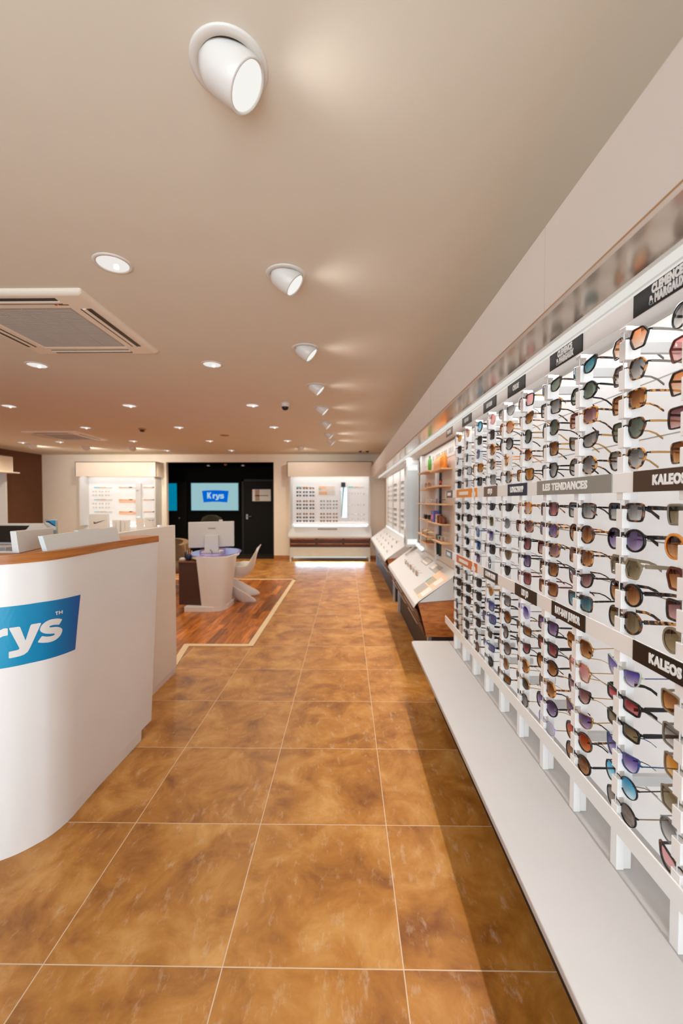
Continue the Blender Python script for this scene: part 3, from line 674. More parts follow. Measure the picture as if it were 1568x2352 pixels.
leaned('Rscl-', 4.06, 1.165 + .028, 'silver round glasses on the near lowest ledge beside the rod', 'glasses on the beige panel ledges')
leaned('Sxcl-', 3.9, 1.165 + .028, 'clear square glasses on the near lowest ledge', 'glasses on the beige panel ledges')
t = thing('glasses_chain', 'black strap hanging on the beige panel beside the rod', 'strap', (.95, 4.31, 1.0))
MB().prism([(4.28, 1.2), (4.345, 1.2), (4.34, 1.06), (4.30, .985)], .945, .9705, 0).obj('strap', BLACK, t, .004)
t = thing('mirror_panel', 'tall slim white mirror between the two sloped counters', 'mirror', (.9, 5.75, .93))
MB().prism([(.80, 5.52), (.97, 5.52), (.97, 5.74), (.80, 5.70)], .93, 2.1).obj('frame', WHITE, t, .004)
MB().prism([(.798, 5.535), (.798, 5.69), (.8005, 5.69), (.8005, 5.535)], .97, 2.06).obj('mirror_glass', pm('mirror_glass', (206, 216, 222), .18, .35, var=.01), t)
bx(.81, .96, 5.5185, 5.5205, .97, 2.06).obj('front_glass', pm('mirror_glass', (206, 216, 222), .18, .35, var=.01), t)
for nm, z in (('upper_lamp', 2.0), ('lower_lamp', 1.0)): bx(.82, .95, 5.515, 5.5188, z - .035, z + .035).obj(nm, emat('mirror_lamp', (244, 244, 240), .78), t)
t = thing('wall_panel', 'long pale back panel behind the furthest sloped counter', 'display panel', (.98, 8.1, .93))
bx(.972, .997, 6.25, 10.0, .93, 2.11).obj('board', PANEL_GLOW_FAR, t)
bx(.955, .972, 6.3, 9.95, .93, .965).obj('light_strip', emat('strip_glow', (246, 244, 240), .8), t)
for y in (6.33, 7.4, 8.5, 9.6): bx(.95, .972, y - .02, y + .02, .97, 2.1).obj('upright', WHITE, t)
SMALL = {}
def small_glasses(s, fm, lm, loc, rz, label, group, scale=1.0):
    """far-off pair too small in the picture to show its parts: one mesh with rims, lenses and temples"""
    if s not in SMALL:
        m = MB(); a = front_mesh(s, .003); m.add(a.v, a.f)
        for sd in (1, -1):
            b_ = temple_mesh(s, sd, .003, 'thin'); m.add(b_.v, b_.f)
        m.cur = 1
        for sd in (1, -1):
            c = lens_mesh(s, sd); m.add(c.v, c.f)
        SMALL[s] = m.mesh('eyeglasses', [FM['k'], lens_mat('dk')])
    o = bpy.data.objects.new('eyeglasses', SMALL[s]); COL.objects.link(o); o.location = loc; o.rotation_euler = (0, 0, rz); o.scale = (scale,)*3
    o.material_slots[0].link = 'OBJECT'; o.material_slots[0].material = FM[fm]; o.material_slots[1].link = 'OBJECT'; o.material_slots[1].material = lens_mat(lm)
    return tag(o, label, 'eyeglasses', group)
for ci, (y, fm, cn) in enumerate(((6.9, 'k', 'near dark'), (7.95, 'k', 'far dark'), (7.25, 'x', 'near pale'), (8.3, 'z', 'middle gold'), (8.8, 'x', 'far pale'), (9.3, 'z', 'last gold'))):
    for r in range(8):
        z = 1.86 - r*.098 - (.08 if r > 3 else 0)
        small_glasses('S' if r % 2 else 'R', fm, 'cl', (.94, y, z), -PI/2 + .25, '%s column of glasses, %s row down, on the far right wall panel' % (cn, ORD[r]), 'glasses on the far right wall panel')
def topz(x): return .650 + (x - .595)/.345*.255
n_ = 0
for i in range(5):
    for j in range(3):
        x = .66 + j*.09; y = 6.75 + i*.55 + .1*j
        o = small_glasses('R' if (i+j) % 2 else 'S', 'z', 'cl', (x, y, topz(x) + .0275), -PI/2, 'gold glasses on the furthest sloped counter, %s row back, %s from the aisle' % (ORD[i], ORD[j]), 'glasses lying on the furthest sloped counter')
        o.rotation_euler = (0, .0, -PI/2)
for i in range(5):
    y = 4.35 + i*.2; x = .74
    small_glasses('R' if i % 2 else 'S', 'z' if i % 2 else 'y', 'cl', (x, y, topz(x) + .0275), -PI/2, 'pair of glasses on the near sloped counter, %s from the bench end' % ORD[i], 'glasses on the near sloped counter')
def flat_card(name, label, cat, x0, x1, y0, y1, cols, group=None):
    zc = lambda x: topz(x) + .001
    t = thing(name, label, cat, ((x0+x1)/2, (y0+y1)/2, topz((x0+x1)/2)), group)
    def sheet(xa, xb, ya, yb, d, m, nm):
        MB().hexa([(xa, ya, zc(xa)+d), (xb, ya, zc(xb)+d), (xb, yb, zc(xb)+d), (xa, yb, zc(xa)+d), (xa, ya, zc(xa)+d+.002), (xb, ya, zc(xb)+d+.002), (xb, yb, zc(xb)+d+.002), (xa, yb, zc(xa)+d+.002)]).obj(nm, m, t)
    sheet(x0, x1, y0, y1, 0, cols[0], 'sheet')
    for (u0, u1, v0, v1, m, nm) in cols[1:]:
        sheet(x0 + u0*(x1-x0), x0 + u1*(x1-x0), y0 + v0*(y1-y0), y0 + v1*(y1-y0), .0022, m, nm)
PAPER = pm('paper_white', (222, 216, 208), .6); PGREY = pm('paper_grey', (170, 164, 154), .6); PPEACH = pm('paper_peach', (226, 190, 160), .6); PCY = pm('paper_cyan', (130, 206, 214), .6)
flat_card('price_card', 'grey printed card at the back of the near sloped counter, nearer one', 'card', .86, .935, 3.95, 4.28, [PGREY, (.15, .85, .55, .95, PAPER, 'white_field')], 'grey cards on the near sloped counter')
flat_card('price_card', 'grey framed card at the back of the near sloped counter, farther one', 'card', .86, .935, 4.42, 4.75, [PGREY, (.12, .88, .08, .92, PAPER, 'white_field')], 'grey cards on the near sloped counter')
flat_card('leaflet', 'colourful leaflet lying at the near end of the sloped counter', 'leaflet', .645, .90, 3.57, 3.95,
          [PPEACH, (.02, .4, .45, .98, PGREY, 'grey_picture'), (.45, .72, .5, .95, pm('paper_olive', (176, 166, 140), .6), 'olive_picture'), (.42, .66, .9, 1.0, PCY, 'cyan_band'), (.1, .42, .05, .35, PAPER, 'white_note'), (.55, .85, .1, .4, PAPER, 'white_note')])
t = thing('counter_light', 'white glowing desk light bar end beside the sloped counters', 'lamp', (.93, 5.4, .95))
MB().tube([(.93, 5.35, .98), (.93, 5.05, .96)], .028, 14).obj('glow_tube', emat('mirror_lamp', (244, 244, 240), .78), t)

# ------------------------------------------------------------------ back wall display units
VAL = pm('valance_cream', (232, 218, 202), .6, var=.01)
def back_unit(x0, x1, label, legs=True):
    t = thing('back_display', label, 'display unit', ((x0+x1)/2, BY - .3, 0), 'display units against the back wall')
    v = MB(); v.box(x0 - .06, x1 + .05, BY - .45, BY - .43, 2.18, 2.56); v.box(x0 - .06, x0 - .04, BY - .45, BY, 2.18, 2.56); v.box(x1 + .03, x1 + .05, BY - .45, BY, 2.18, 2.56); v.box(x0 - .06, x1 + .05, BY - .45, BY, 2.54, 2.56)
    v.obj('valance', VAL, t, .003)
    bx(x0 + .01, x1 - .01, BY - .40, BY - .05, 2.26, 2.27).obj('strip_diffuser', emat('back_strip', (244, 246, 244), .6), t)
    bx(x0, x1, BY - .04, BY - .004, .9, 2.18).obj('back_panel', PANEL_GLOW_FAR, t)
    bx(x0 + .02, x1 - .02, BY - .06, BY - .04, .915, .955).obj('light_strip', emat('strip_glow', (246, 244, 240), .8), t)
    for x in (x0, x1 - .03): bx(x, x + .03, BY - .4, BY - .04, .92, 2.18).obj('side_cheek', WHITE, t)
    MB().prism([(BY - .45, .60), (BY - .45, .645), (BY - .05, .90), (BY - .05, .86)], x0 - .05, x1 + .04, 0).obj('sloped_top', WHITE, t, .004)
    nd = 3; L = (x1 - x0)/nd
    bx(x0, x1, BY - .42, BY - .06, .37, .62).obj('drawer_block', WALD, t)
    for i in range(nd):
        for j in range(2):
            z0 = .495 - .12*j; a, b_ = x0 + i*L + .02, x0 + (i+1)*L - .02
            d = bx(a, b_, BY - .435, BY - .42, z0, z0 + .11).obj('drawer', WALD, t, .002)
            q = MB(); q.box(a + .01, b_ - .01, BY - .455, BY - .435, z0 + .075, z0 + .095); q.obj('grip_rail', WAL, d, loc=(0,0,0))
    bx(x0 + .03, x1 - .03, BY - .432, BY - .42, .11, .37).obj('rear_board', pm('pale_grey_board', (204, 206, 204), .5), t)
    bx(x0 + .1, x1 - .1, BY - .442, BY - .432, .105, .118).obj('floor_light', emat('floor_light', (226, 240, 248), .8), t)
    for x in (x0, x1 - .04): bx(x, x + .04, BY - .43, BY - .39, 0, .37).obj('leg', WHITE, t, .002)
    return t
back_unit(-1.46, .60, 'white lit back wall display with walnut drawers right of the dark alcove')
back_unit(-6.9, -4.92, 'white lit back wall display with orange header strips left of the alcove')
GY = BY - .055
def strip_card(x0, x1, z, segs, label, grp):
    t = thing('header_strip', label, 'header strip', ((x0+x1)/2, GY, z), grp)
    bx(x0, x1, GY - .004, BY - .041, z - .012, z + .012).obj('card', pm('paper_white', (222, 216, 208), .6), t)
    for a, b_, m in segs: bx(x0 + a*(x1-x0), x0 + b_*(x1-x0), GY - .006, GY - .004, z - .012, z + .012).obj('colour_block', m, t)
CY = pm('strip_cyan', (110, 202, 216), .6); CYL = pm('strip_pale_cyan', (168, 212, 214), .6); OR1 = pm('strip_orange', (226, 156, 62), .6); OR2 = pm('strip_peach', (226, 180, 136), .6); OR3 = pm('strip_light_peach', (240, 190, 156), .6)
for r, z in enumerate((1.92, 1.59, 1.27)):
    strip_card(-6.72, -6.24, z, [(0, .32, CY if r == 0 else CYL), (.36, .68, OR2)], 'thin cyan and peach header strip, left column of the left display, %s from top' % ORD[r], 'header strips on the left back display')
    strip_card(-6.06, -5.60, z, [(0, .2, OR1), (.2, .78, OR2), (.6, .82, OR1)], 'orange header strip in the middle column of the left display, %s from top' % ORD[r], 'header strips on the left back display')
    strip_card(-5.40, -4.99, z, [(0, .22, OR1), (.22, .8, OR2), (.6, .82, OR1), (.92, .98, WALD)], 'orange header strip in the right column of the left display, %s from top' % ORD[r], 'header strips on the left back display')
for r, z in enumerate((1.545, 1.225)):
    o = bx(-6.06, -5.57, BY - .055, BY - .041, z - .03, z + .03).obj('promotion_card', OR3); tag(o, 'pale peach card below the middle column header strip, %s from top' % ('upper' if r == 0 else 'lower'), 'card', 'peach cards on the left back display')
strip_card(-1.33, -.92, 1.925, [(0, .32, CY), (.36, .7, OR2)], 'thin cyan and peach header strip above the left glasses column, right display', 'header strips on the right back display')
strip_card(.04, .46, 1.925, [(0, .32, CY), (.4, .66, OR2)], 'thin cyan and peach header strip above the empty right column, right display', 'header strips on the right back display')
t = thing('promotion_card', 'peach and white printed panel above the middle glasses column', 'card', (-.53, GY, 1.83))
bx(-.74, -.32, GY - .004, BY - .041, 1.72, 1.95).obj('sheet', pm('paper_white', (222, 216, 208), .6), t)
bx(-.74, -.52, GY - .006, GY - .004, 1.72, 1.80).obj('peach_block', OR2, t); bx(-.74, -.55, GY - .006, GY - .004, 1.87, 1.94).obj('peach_block', OR3, t); bx(-.74, -.69, GY - .006, GY - .004, 1.83, 1.88).obj('cyan_block', CYL, t)
rowz = [1.88, 1.785, 1.695, 1.545, 1.455, 1.365, 1.215, 1.125, 1.03]
for c, x in enumerate((-1.25, -1.08, -.91)):
    for r, z in enumerate(rowz):
        small_glasses('S' if r % 3 else 'R', 'b' if r % 3 == 0 and r > 0 else 'k', 'br' if r % 3 == 0 else 'dk', (x, BY - .2, z), 0, 'dark sunglasses on the right back display, left block, %s row, %s from left' % (ORD[r], ORD[c]), 'sunglasses in the left block of the right back display', .92)
for c, x in enumerate((-.63, -.465, -.30)):
    for r, z in enumerate(rowz[3:]):
        small_glasses('S' if r % 3 else 'R', 's' if r < 3 else ('b' if r == 3 else 'd'), 'gy' if r < 3 else 'br', (x, BY - .2, z), 0, 'glasses on the right back display, middle block, %s row, %s from left' % (ORD[r], ORD[c]), 'glasses in the middle block of the right back display', .92)
for c, x in enumerate((.10, .26, .41)):
    for r, z in enumerate((1.74, 1.45, 1.2, 1.08)):
        small_glasses('R', 'x', 'cl', (x, BY - .2, z), 0, 'pale clear glasses on the right back display, right block, %s row, %s from left' % (ORD[r], ORD[c]), 'clear glasses in the right block of the right back display', .92)
for c, x in enumerate((-6.62, -6.45, -6.28)):
    for r, z in enumerate((1.80, 1.70, 1.48, 1.38)):
        small_glasses('R', 'x', 'cl', (x, BY - .2, z), 0, 'pale clear glasses on the left back display, left column, %s row, %s from left' % (ORD[r], ORD[c]), 'clear glasses on the left back display', .92)
def tz2(y): return .645 + (y - (BY - .45))/.4*.255
for i in range(6):
    x = -.72 + i*.085
    o = small_glasses('R' if i % 2 else 'S', 'd', 'br', (x + .01, BY - .22, tz2(BY - .22) + .03), .5, 'dark glasses lying in a row on the right back display counter, %s from left' % ORD[i], 'glasses on the right back display counter', .62)
t = thing('hanging_mirror', 'narrow mirror strip with black top clip on the right back display', 'mirror', (-.05, GY - .05, 1.1))
bx(-.147, -.035, GY - .12, GY - .02, 1.915, 2.04).obj('black_clip', BLACK, t, .004)
bx(-.135, .01, GY - .09, GY - .07, 1.11, 1.915).obj('mirror_glass', pm('mirror_glass', (206, 216, 222), .18, .35, var=.01), t)
MB().hexa([(-.145, GY-.095, 1.13), (-.128, GY-.095, 1.13), (-.128, GY-.07, 1.13), (-.145, GY-.07, 1.13), (-.10, GY-.095, 1.915), (-.07, GY-.095, 1.915), (-.07, GY-.07, 1.915), (-.10, GY-.07, 1.915)]).obj('teal_edge', pm('teal_edge', (20, 110, 122), .3), t)
for x in (-.15, -.04): MB().lathe([(0, -.012), (.03, -.012), (.034, 0), (.03, .012), (0, .012)], 16, Matrix.Translation((x + .02, GY - .08, 1.86)) @ Matrix.Rotation(PI/2, 4, 'X')).obj('lamp_bulb', emat('mirror_lamp', (244, 244, 240), .78), t)
t = thing('light_column', 'slim white mirror column with lit foot between the left display columns', 'mirror', (-5.5, BY - .1, .95))
bx(-5.58, -5.44, BY - .12, BY - .05, 1.0, 2.02).obj('column', WHITE, t, .006)
bx(-5.56, -5.46, BY - .125, BY - .12, 1.11, 1.15).obj('lit_foot', emat('mirror_lamp', (244, 244, 240), .78), t)
bx(-5.555, -5.49, BY - .124, BY - .12, 1.82, 1.84).obj('dark_mark', GREY, t)
# freestanding cards on the left display counter
def swoosh(x, z, s, flip=1):
    P = [(0, .22), (-.04, .12), (-.03, .03), (.04, 0), (.12, .02), (.5, .15), (1.0, .34), (.45, .20), (.16, .11), (.07, .12), (.03, .17)]
    P = [(x + flip*a*s, z + b_*s) for a, b_ in P]
    return P
t = thing('brand_block', 'white display block with black curved tick on the left back counter', 'display block', (-6.38, BY - .4, .69))
MB().prism([(-6.64, .69), (-6.12, .69), (-6.15, 1.22), (-6.64, 1.22)], BY - .43, BY - .35, 1).obj('block', WHITE, t, .006)
MB().prism(swoosh(-6.50, .965, .30), BY - .4335, BY - .4295, 1).obj('tick_mark', BLACK, t)
t = thing('display_card', 'white card with two small black ticks at the right of the left display', 'card', (-5.08, BY - .3, .9))
bx(-5.26, -4.93, BY - .30, BY - .285, .745, 1.12).obj('card', WHITE, t)
for x, fl in ((-5.10, -1), (-5.06, 1)): MB().prism(swoosh(x, 1.04, .10, fl), BY - .304, BY - .2995, 1).obj('tick_mark', BLACK, t)
t = thing('display_card', 'white card with a thin peach line beside the two-tick card', 'card', (-5.4, BY - .3, .9))
bx(-5.48, -5.28, BY - .30, BY - .285, .745, 1.09).obj('card', WHITE, t); bx(-5.46, -5.32, BY - .303, BY - .2995, 1.0, 1.025).obj('peach_line', OR3, t)
for i, x in enumerate((-5.95, -5.72)):
    t = thing('display_box', 'small pale box on the left back counter, %s of two' % ('left' if i == 0 else 'right'), 'box', (x, BY - .4, .85), 'pale boxes on the left back counter')
    bx(x - .1, x + .1, BY - .40, BY - .32, .725, 1.06).obj('carton', WHITE, t, .003); bx(x - .004, x + .004, BY - .4035, BY - .40, .8, 1.0).obj('seam', GREY, t)

# left wall unit
t = thing('side_display', 'cream topped lit display against the brown wall at the left edge', 'display unit', (-7.8, 8.0, 0))
v = MB(); v.box(-7.62, -7.60, 5.5, 9.25, 2.20, 2.57); v.box(LX, -7.60, 9.23, 9.25, 2.20, 2.57); v.box(LX, -7.6, 5.5, 9.25, 2.55, 2.57); v.obj('valance', VAL, t, .003)
bx(-7.75, -7.5, 5.5, 9.3, 2.185, 2.205).obj('shelf_lip', VAL, t)
bx(LX, LX + .03, 5.5, 9.2, .9, 2.19).obj('back_panel', PANEL_GLOW, t); bx(LX, -7.72, 9.17, 9.2, .9, 2.19).obj('side_cheek', WHITE, t)
MB().prism([(-7.65, .60), (-7.65, .645), (LX + .03, .90), (LX + .03, .6)], 5.5, 9.2, 1).obj('sloped_top', WHITE, t) 
bx(LX, -7.7, 5.55, 9.15, 0, .6).obj('drawer_block', WALD, t)

# ------------------------------------------------------------------ dark alcove
t = thing('wall_screen', 'lit television showing a blue logo on the black alcove wall', 'television', (-3.88, RY, 1.28))
bx(-4.60, -3.16, RY - .05, RY - .005, 1.255, 2.10).obj('casing', BLACK, t, .006)
bx(-4.57, -3.19, RY - .053, RY - .05, 1.28, 2.075).obj('screen', emat('screen_glow', (150, 188, 194), .74), t)
bx(-4.574, -3.186, RY - .0515, RY - .0505, 1.276, 2.079).obj('screen_edge', emat('screen_edge', (30, 170, 200), .7), t)
LOGO = dict(
 r=[(1.004,1.006),(1.001,1.009),(.974,1.007),(.972,1.004),(.969,.991),(.961,1.002),(.949,1.007),(.937,1.006),(.936,1.003),(.936,.976),(.938,.975),(.951,.974),(.962,.969),(.968,.959),(.969,.945),(.969,.911),(.971,.909),(1.002,.91),(1.005,.913)],
 y=[(.932,1.003),(.93,1.006),(.899,1.005),(.895,1.002),(.877,.939),(.859,1.0),(.855,1.005),(.823,1.004),(.819,1.001),(.862,.9),(.87,.886),(.883,.878),(.897,.875),(.931,.874),(.934,.877),(.934,.9),(.932,.903),(.909,.904),(.901,.905),(.898,.91)],
 s=[(.724,.993),(.729,.997),(.75,1.005),(.779,1.009),(.802,1.004),(.819,.991),(.825,.974),(.82,.962),(.808,.952),(.788,.944),(.767,.94),(.761,.935),(.767,.931),(.782,.931),(.8,.935),(.815,.942),(.818,.941),(.833,.92),(.83,.917),(.814,.911),(.788,.905),(.761,.906),(.737,.917),(.725,.935),(.724,.947),(.733,.957),(.753,.967),(.782,.972),(.788,.976),(.783,.98),(.767,.98),(.747,.975),(.741,.972)],
 T=[(.759,1.038),(.745,1.038),(.745,1.034),(.75,1.034),(.749,1.021),(.754,1.022),(.755,1.034),(.759,1.034)],
 M=[(.742,1.022),(.742,1.037),(.738,1.037),(.732,1.029),(.726,1.036),(.721,1.036),(.721,1.021),(.726,1.021),(.726,1.03),(.731,1.024),(.737,1.031),(.737,1.022)],
 K=[(1.142,1.05),(1.109,1.05),(1.109,.996),(1.078,1.05),(1.04,1.05),(1.081,.984),(1.038,.909),(1.076,.909),(1.109,.968),(1.109,.909),(1.142,.909)])
STK = [(1.27,1.083),(1.20,1.09),(1.12,1.096),(1.006,1.098),(.948,1.098),(.886,1.097),(.815,1.096),(.721,1.09),(.609,1.083),(.628,.957),(.646,.821),(.709,.825),(.789,.83),(.866,.834),(.94,.835),(1.008,.836),(1.1,.83),(1.235,.821),(1.252,.957)]
def tri(poly):
    """triangulated flat polygon -> verts, tris"""
    bm = bmesh.new(); vs = [bm.verts.new((a, b_, 0)) for a, b_ in poly]; bm.faces.new(vs); bm.normal_update()
    bmesh.ops.triangulate(bm, faces=bm.faces, ngon_method='EAR_CLIP'); bm.verts.index_update()
    f = [[v.index for v in q.verts] for q in bm.faces]; bm.free(); return f
def screen_pt(u, z): return (-3.86 - (u - .94)*1.19, 1.685 + (z - .955)*1.29)
q = MB(); P = [screen_pt(*p) for p in STK]; q.prism(P, RY - .056, RY - .053, 1); q.obj('logo_field', emat('logo_screen_blue', (0, 98, 205), .74), t)
for ch, nm in (('K', 'logo_letter'), ('r', 'logo_letter'), ('y', 'logo_letter'), ('s', 'logo_letter')):
    P = [screen_pt(*p) for p in LOGO[ch]]; n = len(P); ft = tri(P); q = MB()
    q.add([(a, RY - .0575, b_) for a, b_ in P], ft); q.add([(a, RY - .056, b_) for a, b_ in P], [f_[::-1] for f_ in ft])
    q.add([(a, RY - .0575, b_) for a, b_ in P] + [(a, RY - .056, b_) for a, b_ in P], [(i, (i+1) % n, n + (i+1) % n, n + i) for i in range(n)])
    q.obj(nm, emat('logo_letter_glow', (170, 205, 215), .74), t)
d = MB(); d.box(-3.02, -2.18, RY - .045, RY - .005, 0.005, 2.13)
dd = struct(d.obj('door_1', pm('black_door', (15, 14, 13), .6, var=.05, spec=.2)))
q = MB(); q.box(-3.08, -3.02, RY - .06, RY - .004, 0, 2.19); q.box(-2.18, -2.12, RY - .06, RY - .004, 0, 2.19); q.box(-3.08, -2.12, RY - .06, RY - .004, 2.13, 2.19)
struct(q.obj('door_1_frame', pm('black_frame', (9, 9, 8), .6)))
h = MB(); h.tube([(-2.93, RY - .045, 1.1), (-2.93, RY - .085, 1.1), (-2.80, RY - .088, 1.1)], .011, 8); h.box(-2.955, -2.905, RY - .052, RY - .045, 1.02, 1.16)
struct(h.obj('door_1_handle', STEEL))
t = thing('door_notice', 'white printed sheet on the right black door of the alcove', 'notice', (-2.5, RY - .05, 1.55))
bx(-2.77, -2.23, RY - .05, RY - .0455, 1.55, 1.895).obj('sheet', pm('notice_paper', (244, 242, 236), .5), t)
bx(-2.69, -2.56, RY - .052, RY - .05, 1.56, 1.885).obj('tan_panel', pm('notice_tan', (186, 160, 140), .5), t); bx(-2.70, -2.3, RY - .052, RY - .05, 1.70, 1.725).obj('grey_line', pm('notice_grey', (130, 130, 128), .5), t)
struct(bx(-5.55, -4.72, RY - .045, RY - .005, 0.005, 2.13).obj('door_2', pm('black_door', (15, 14, 13), .6)))
t = thing('door_pane', 'blue glass pane in the left black door of the alcove', 'glass pane', (-5.13, RY - .05, 1.28))
bx(-5.27, -5.0, RY - .052, RY - .0455, 1.27, 2.07).obj('glass', emat('pane_blue', (0, 132, 168), .62), t)  # pane emits its flat blue colour
bx(-5.29, -4.98, RY - .0495, RY - .0455, 1.25, 2.09).obj('pane_frame', BLACK, t)
h = MB().lathe([(0, -.02), (.022, -.018), (.026, 0), (.012, .012), (.012, .03)], 16, Matrix.Translation((-4.93, RY - .07, 1.05)) @ Matrix.Rotation(-PI/2, 4, 'X')).obj('door_2_knob', STEEL); struct(h)
for x, y, lb in ((-3.9, 11.5, 'left small lamp in the black alcove ceiling'), (-2.92, 11.5, 'right small lamp in the black alcove ceiling')):
    t = thing('alcove_downlight', lb, 'downlight', (x, y, rz), 'small lamps in the black alcove ceiling')
    MB().lathe([(.04, -.001), (.06, -.012), (.06, -.045), (.045, -.05)], 24).obj('trim_ring', STEEL, t, loc=(0,0,0)); MB().lathe([(0, -.047), (.045, -.047)], 20).obj('lamp_face', EMW, t, loc=(0,0,0))
struct(bx(-5.9, rx1, BY + .12, RY, rz, rz + .02).obj('ceiling_recess', BLACKW))
t = thing('ceiling_sensor', 'small tan sensor on the black alcove ceiling between two lamps', 'sensor', (-3.4, 11.45, rz))
MB().lathe([(0, 0), (.05, 0), (.04, -.03), (0, -.045)], 16).obj('housing', pm('detector_tan', (170, 128, 84), .6), t, loc=(0,0,0))
#@@FRONT
# ------------------------------------------------------------------ reception counter
BASE = [(-1.325,2.71),(-1.335,2.4),(-1.344,2.2),(-1.345,2.05),(-1.345,1.93),(-1.366,1.842),(-1.40,1.785),(-1.445,1.734),(-1.492,1.699),(-1.56,1.662),(-1.65,1.632),(-1.78,1.612),(-2.1,1.6),(-2.8,1.62)]
TOP = [(-1.255,2.70),(-1.30,2.46),(-1.318,2.25),(-1.325,2.07),(-1.333,1.93),(-1.352,1.842),(-1.385,1.785),(-1.43,1.734),(-1.48,1.699),(-1.55,1.662),(-1.645,1.632),(-1.775,1.612),(-2.1,1.6),(-2.8,1.62)]
def cr(P, n=8):
    P = [Vector(p) for p in P]; Q = [2*P[0]-P[1]] + P + [2*P[-1]-P[-2]]; out = []
    for i in range(len(P)-1):
        a, b_, c, d = Q[i:i+4]
        for k in range(n):
            t = k/n; out.append(.5*((2*b_)+(c-a)*t+(2*a-5*b_+4*c-d)*t*t+(3*b_-a-3*c+d)*t**3))
    return out + [P[-1]]
CB, CT = cr(BASE), cr(TOP); ZT = 1.28
ARC = [0.0]
for i in range(1, len(CB)): ARC.append(ARC[-1] + (((CB[i]+CT[i])/2) - ((CB[i-1]+CT[i-1])/2)).length)
U0 = -0.09   # the logo coordinates start .09 m short of the counter's end
def normals(C):
    o = []
    for i in range(len(C)):
        d = (C[min(i+1, len(C)-1)] - C[max(i-1, 0)]).normalized(); o.append(Vector((-d.y, d.x)))
    return o
NB, NT = normals(CB), normals(CT)
def surf(u, z, off=0.0):
    u = u - U0
    i = 0
    while i < len(ARC)-2 and ARC[i+1] < u: i += 1
    f = (u - ARC[i])/(ARC[i+1]-ARC[i]); w = z/ZT
    b_ = CB[i].lerp(CB[i+1], f); t = CT[i].lerp(CT[i+1], f); n = NB[i].lerp(NB[i+1], f).lerp(NT[i].lerp(NT[i+1], f), w).normalized()
    p = b_.lerp(t, w) + n*off
    return Vector((p.x, p.y, z))
rec = thing('reception_counter', 'white curved reception counter with oak ledge and blue logo', 'reception counter', (-1.8, 2.4, 0))
def wallring(i, z0, z1, th, o=0.0):
    w0, w1 = z0/ZT, z1/ZT
    a = CB[i].lerp(CT[i], w0) + NB[i]*o; c = CB[i].lerp(CT[i], w1) + NT[i]*o
    ai = a - NB[i]*th; ci = c - NT[i]*th
    return [(a.x, a.y, z0), (c.x, c.y, z1), (ci.x, ci.y, z1), (ai.x, ai.y, z0)]
def sharp_loft(mb, rings):
    for j in range(4): mb.loft([[r[j], r[(j+1) % 4]] for r in rings], False, False, True)
    mb.add(rings[0], [(0,1,2,3)]); mb.add(rings[-1], [(3,2,1,0)]); return mb
sharp_loft(MB(), [wallring(i, .068, ZT, .03) for i in range(len(CB))]).obj('front_panel', COUNTERW, rec)
sharp_loft(MB(), [wallring(i, .0, .0675, .03, -.002) for i in range(3, len(CB))]).obj('plinth', COUNTERW, rec)
def topring(i):
    n = NT[i]; a = CT[i] + n*.004; b_ = CT[i] - n*(.20 if i > 8 else .22)
    if i in range(32, 60): b_ = CT[i] - n*.16
    return [(a.x, a.y, ZT), (a.x, a.y, 1.32), (b_.x, b_.y, 1.32), (b_.x, b_.y, ZT)]
sharp_loft(MB(), [topring(i) for i in range(len(CT))]).obj('oak_ledge', OAK, rec)
MB().hexa([(-1.55, 2.685, .07), (-1.33, 2.685, .07), (-1.33, 2.705, .07), (-1.55, 2.705, .07), (-1.50, 2.675, ZT), (-1.265, 2.675, ZT), (-1.265, 2.695, ZT), (-1.50, 2.695, ZT)]).obj('end_panel', COUNTERW, rec)
bx(-1.575, -1.54, 2.70, 3.645, 0.05, 1.335).obj('rear_panel', COUNTERW, rec, .004)
bx(-1.57, -1.548, 2.72, 3.64, 0, .05).obj('rear_plinth', COUNTERW, rec)
bx(-3.0, -1.58, 1.95, 3.62, .98, 1.02).obj('worktop', WHITE, rec)
bx(-3.0, -1.62, 2.6, 3.60, .05, .98).obj('under_cabinet', WHITE, rec)
def decal(poly, off, name, mat, parent, sub=True):
    bm = bmesh.new(); bm.faces.new([bm.verts.new((a, b_, 0)) for a, b_ in poly]); bm.normal_update(); bmesh.ops.triangulate(bm, faces=bm.faces, ngon_method='EAR_CLIP')
    for _ in range(5):
        es = [e for e in bm.edges if e.calc_length() > .028 and max(e.verts[0].co.x, e.verts[1].co.x) < 3]
        if not es: break
        bmesh.ops.subdivide_edges(bm, edges=es, cuts=1); bmesh.ops.triangulate(bm, faces=[f for f in bm.faces if len(f.verts) > 3])
    for v in bm.verts: v.co = surf(v.co.x, v.co.y, off)
    bm.normal_update()
    me = bpy.data.meshes.new(name); bm.to_mesh(me); bm.free(); me.materials.append(mat)
    o = bpy.data.objects.new(name, me); COL.objects.link(o); o.parent = parent
    o.location = -parent.location if parent == rec else (0, 0, 0)
    return o
def logo_blue():
    m, t, b = nt('logo_vinyl')
    g = t.nodes.new('ShaderNodeTexCoord'); s = t.nodes.new('ShaderNodeSeparateXYZ'); t.links.new(g.outputs['Object'], s.inputs[0])
    mr = t.nodes.new('ShaderNodeMapRange'); mr.inputs['From Min'].default_value = 1.70; mr.inputs['From Max'].default_value = 2.02
    t.links.new(s.outputs[1], mr.inputs['Value'])
    t.links.new(ramp(t, mr.outputs[0], [(0.0, lin((0, 146, 186))), (1.0, lin((0, 80, 164)))]), b.inputs['Base Color'])
    b.inputs['Roughness'].default_value = .32; return m
stk = decal(STK, .0012, 'logo_sticker', logo_blue(), rec)
LW = pm('logo_white', (226, 222, 218), .4, var=.01)
LOGO['s'] = smooth_poly(LOGO['s'], 1, .22)
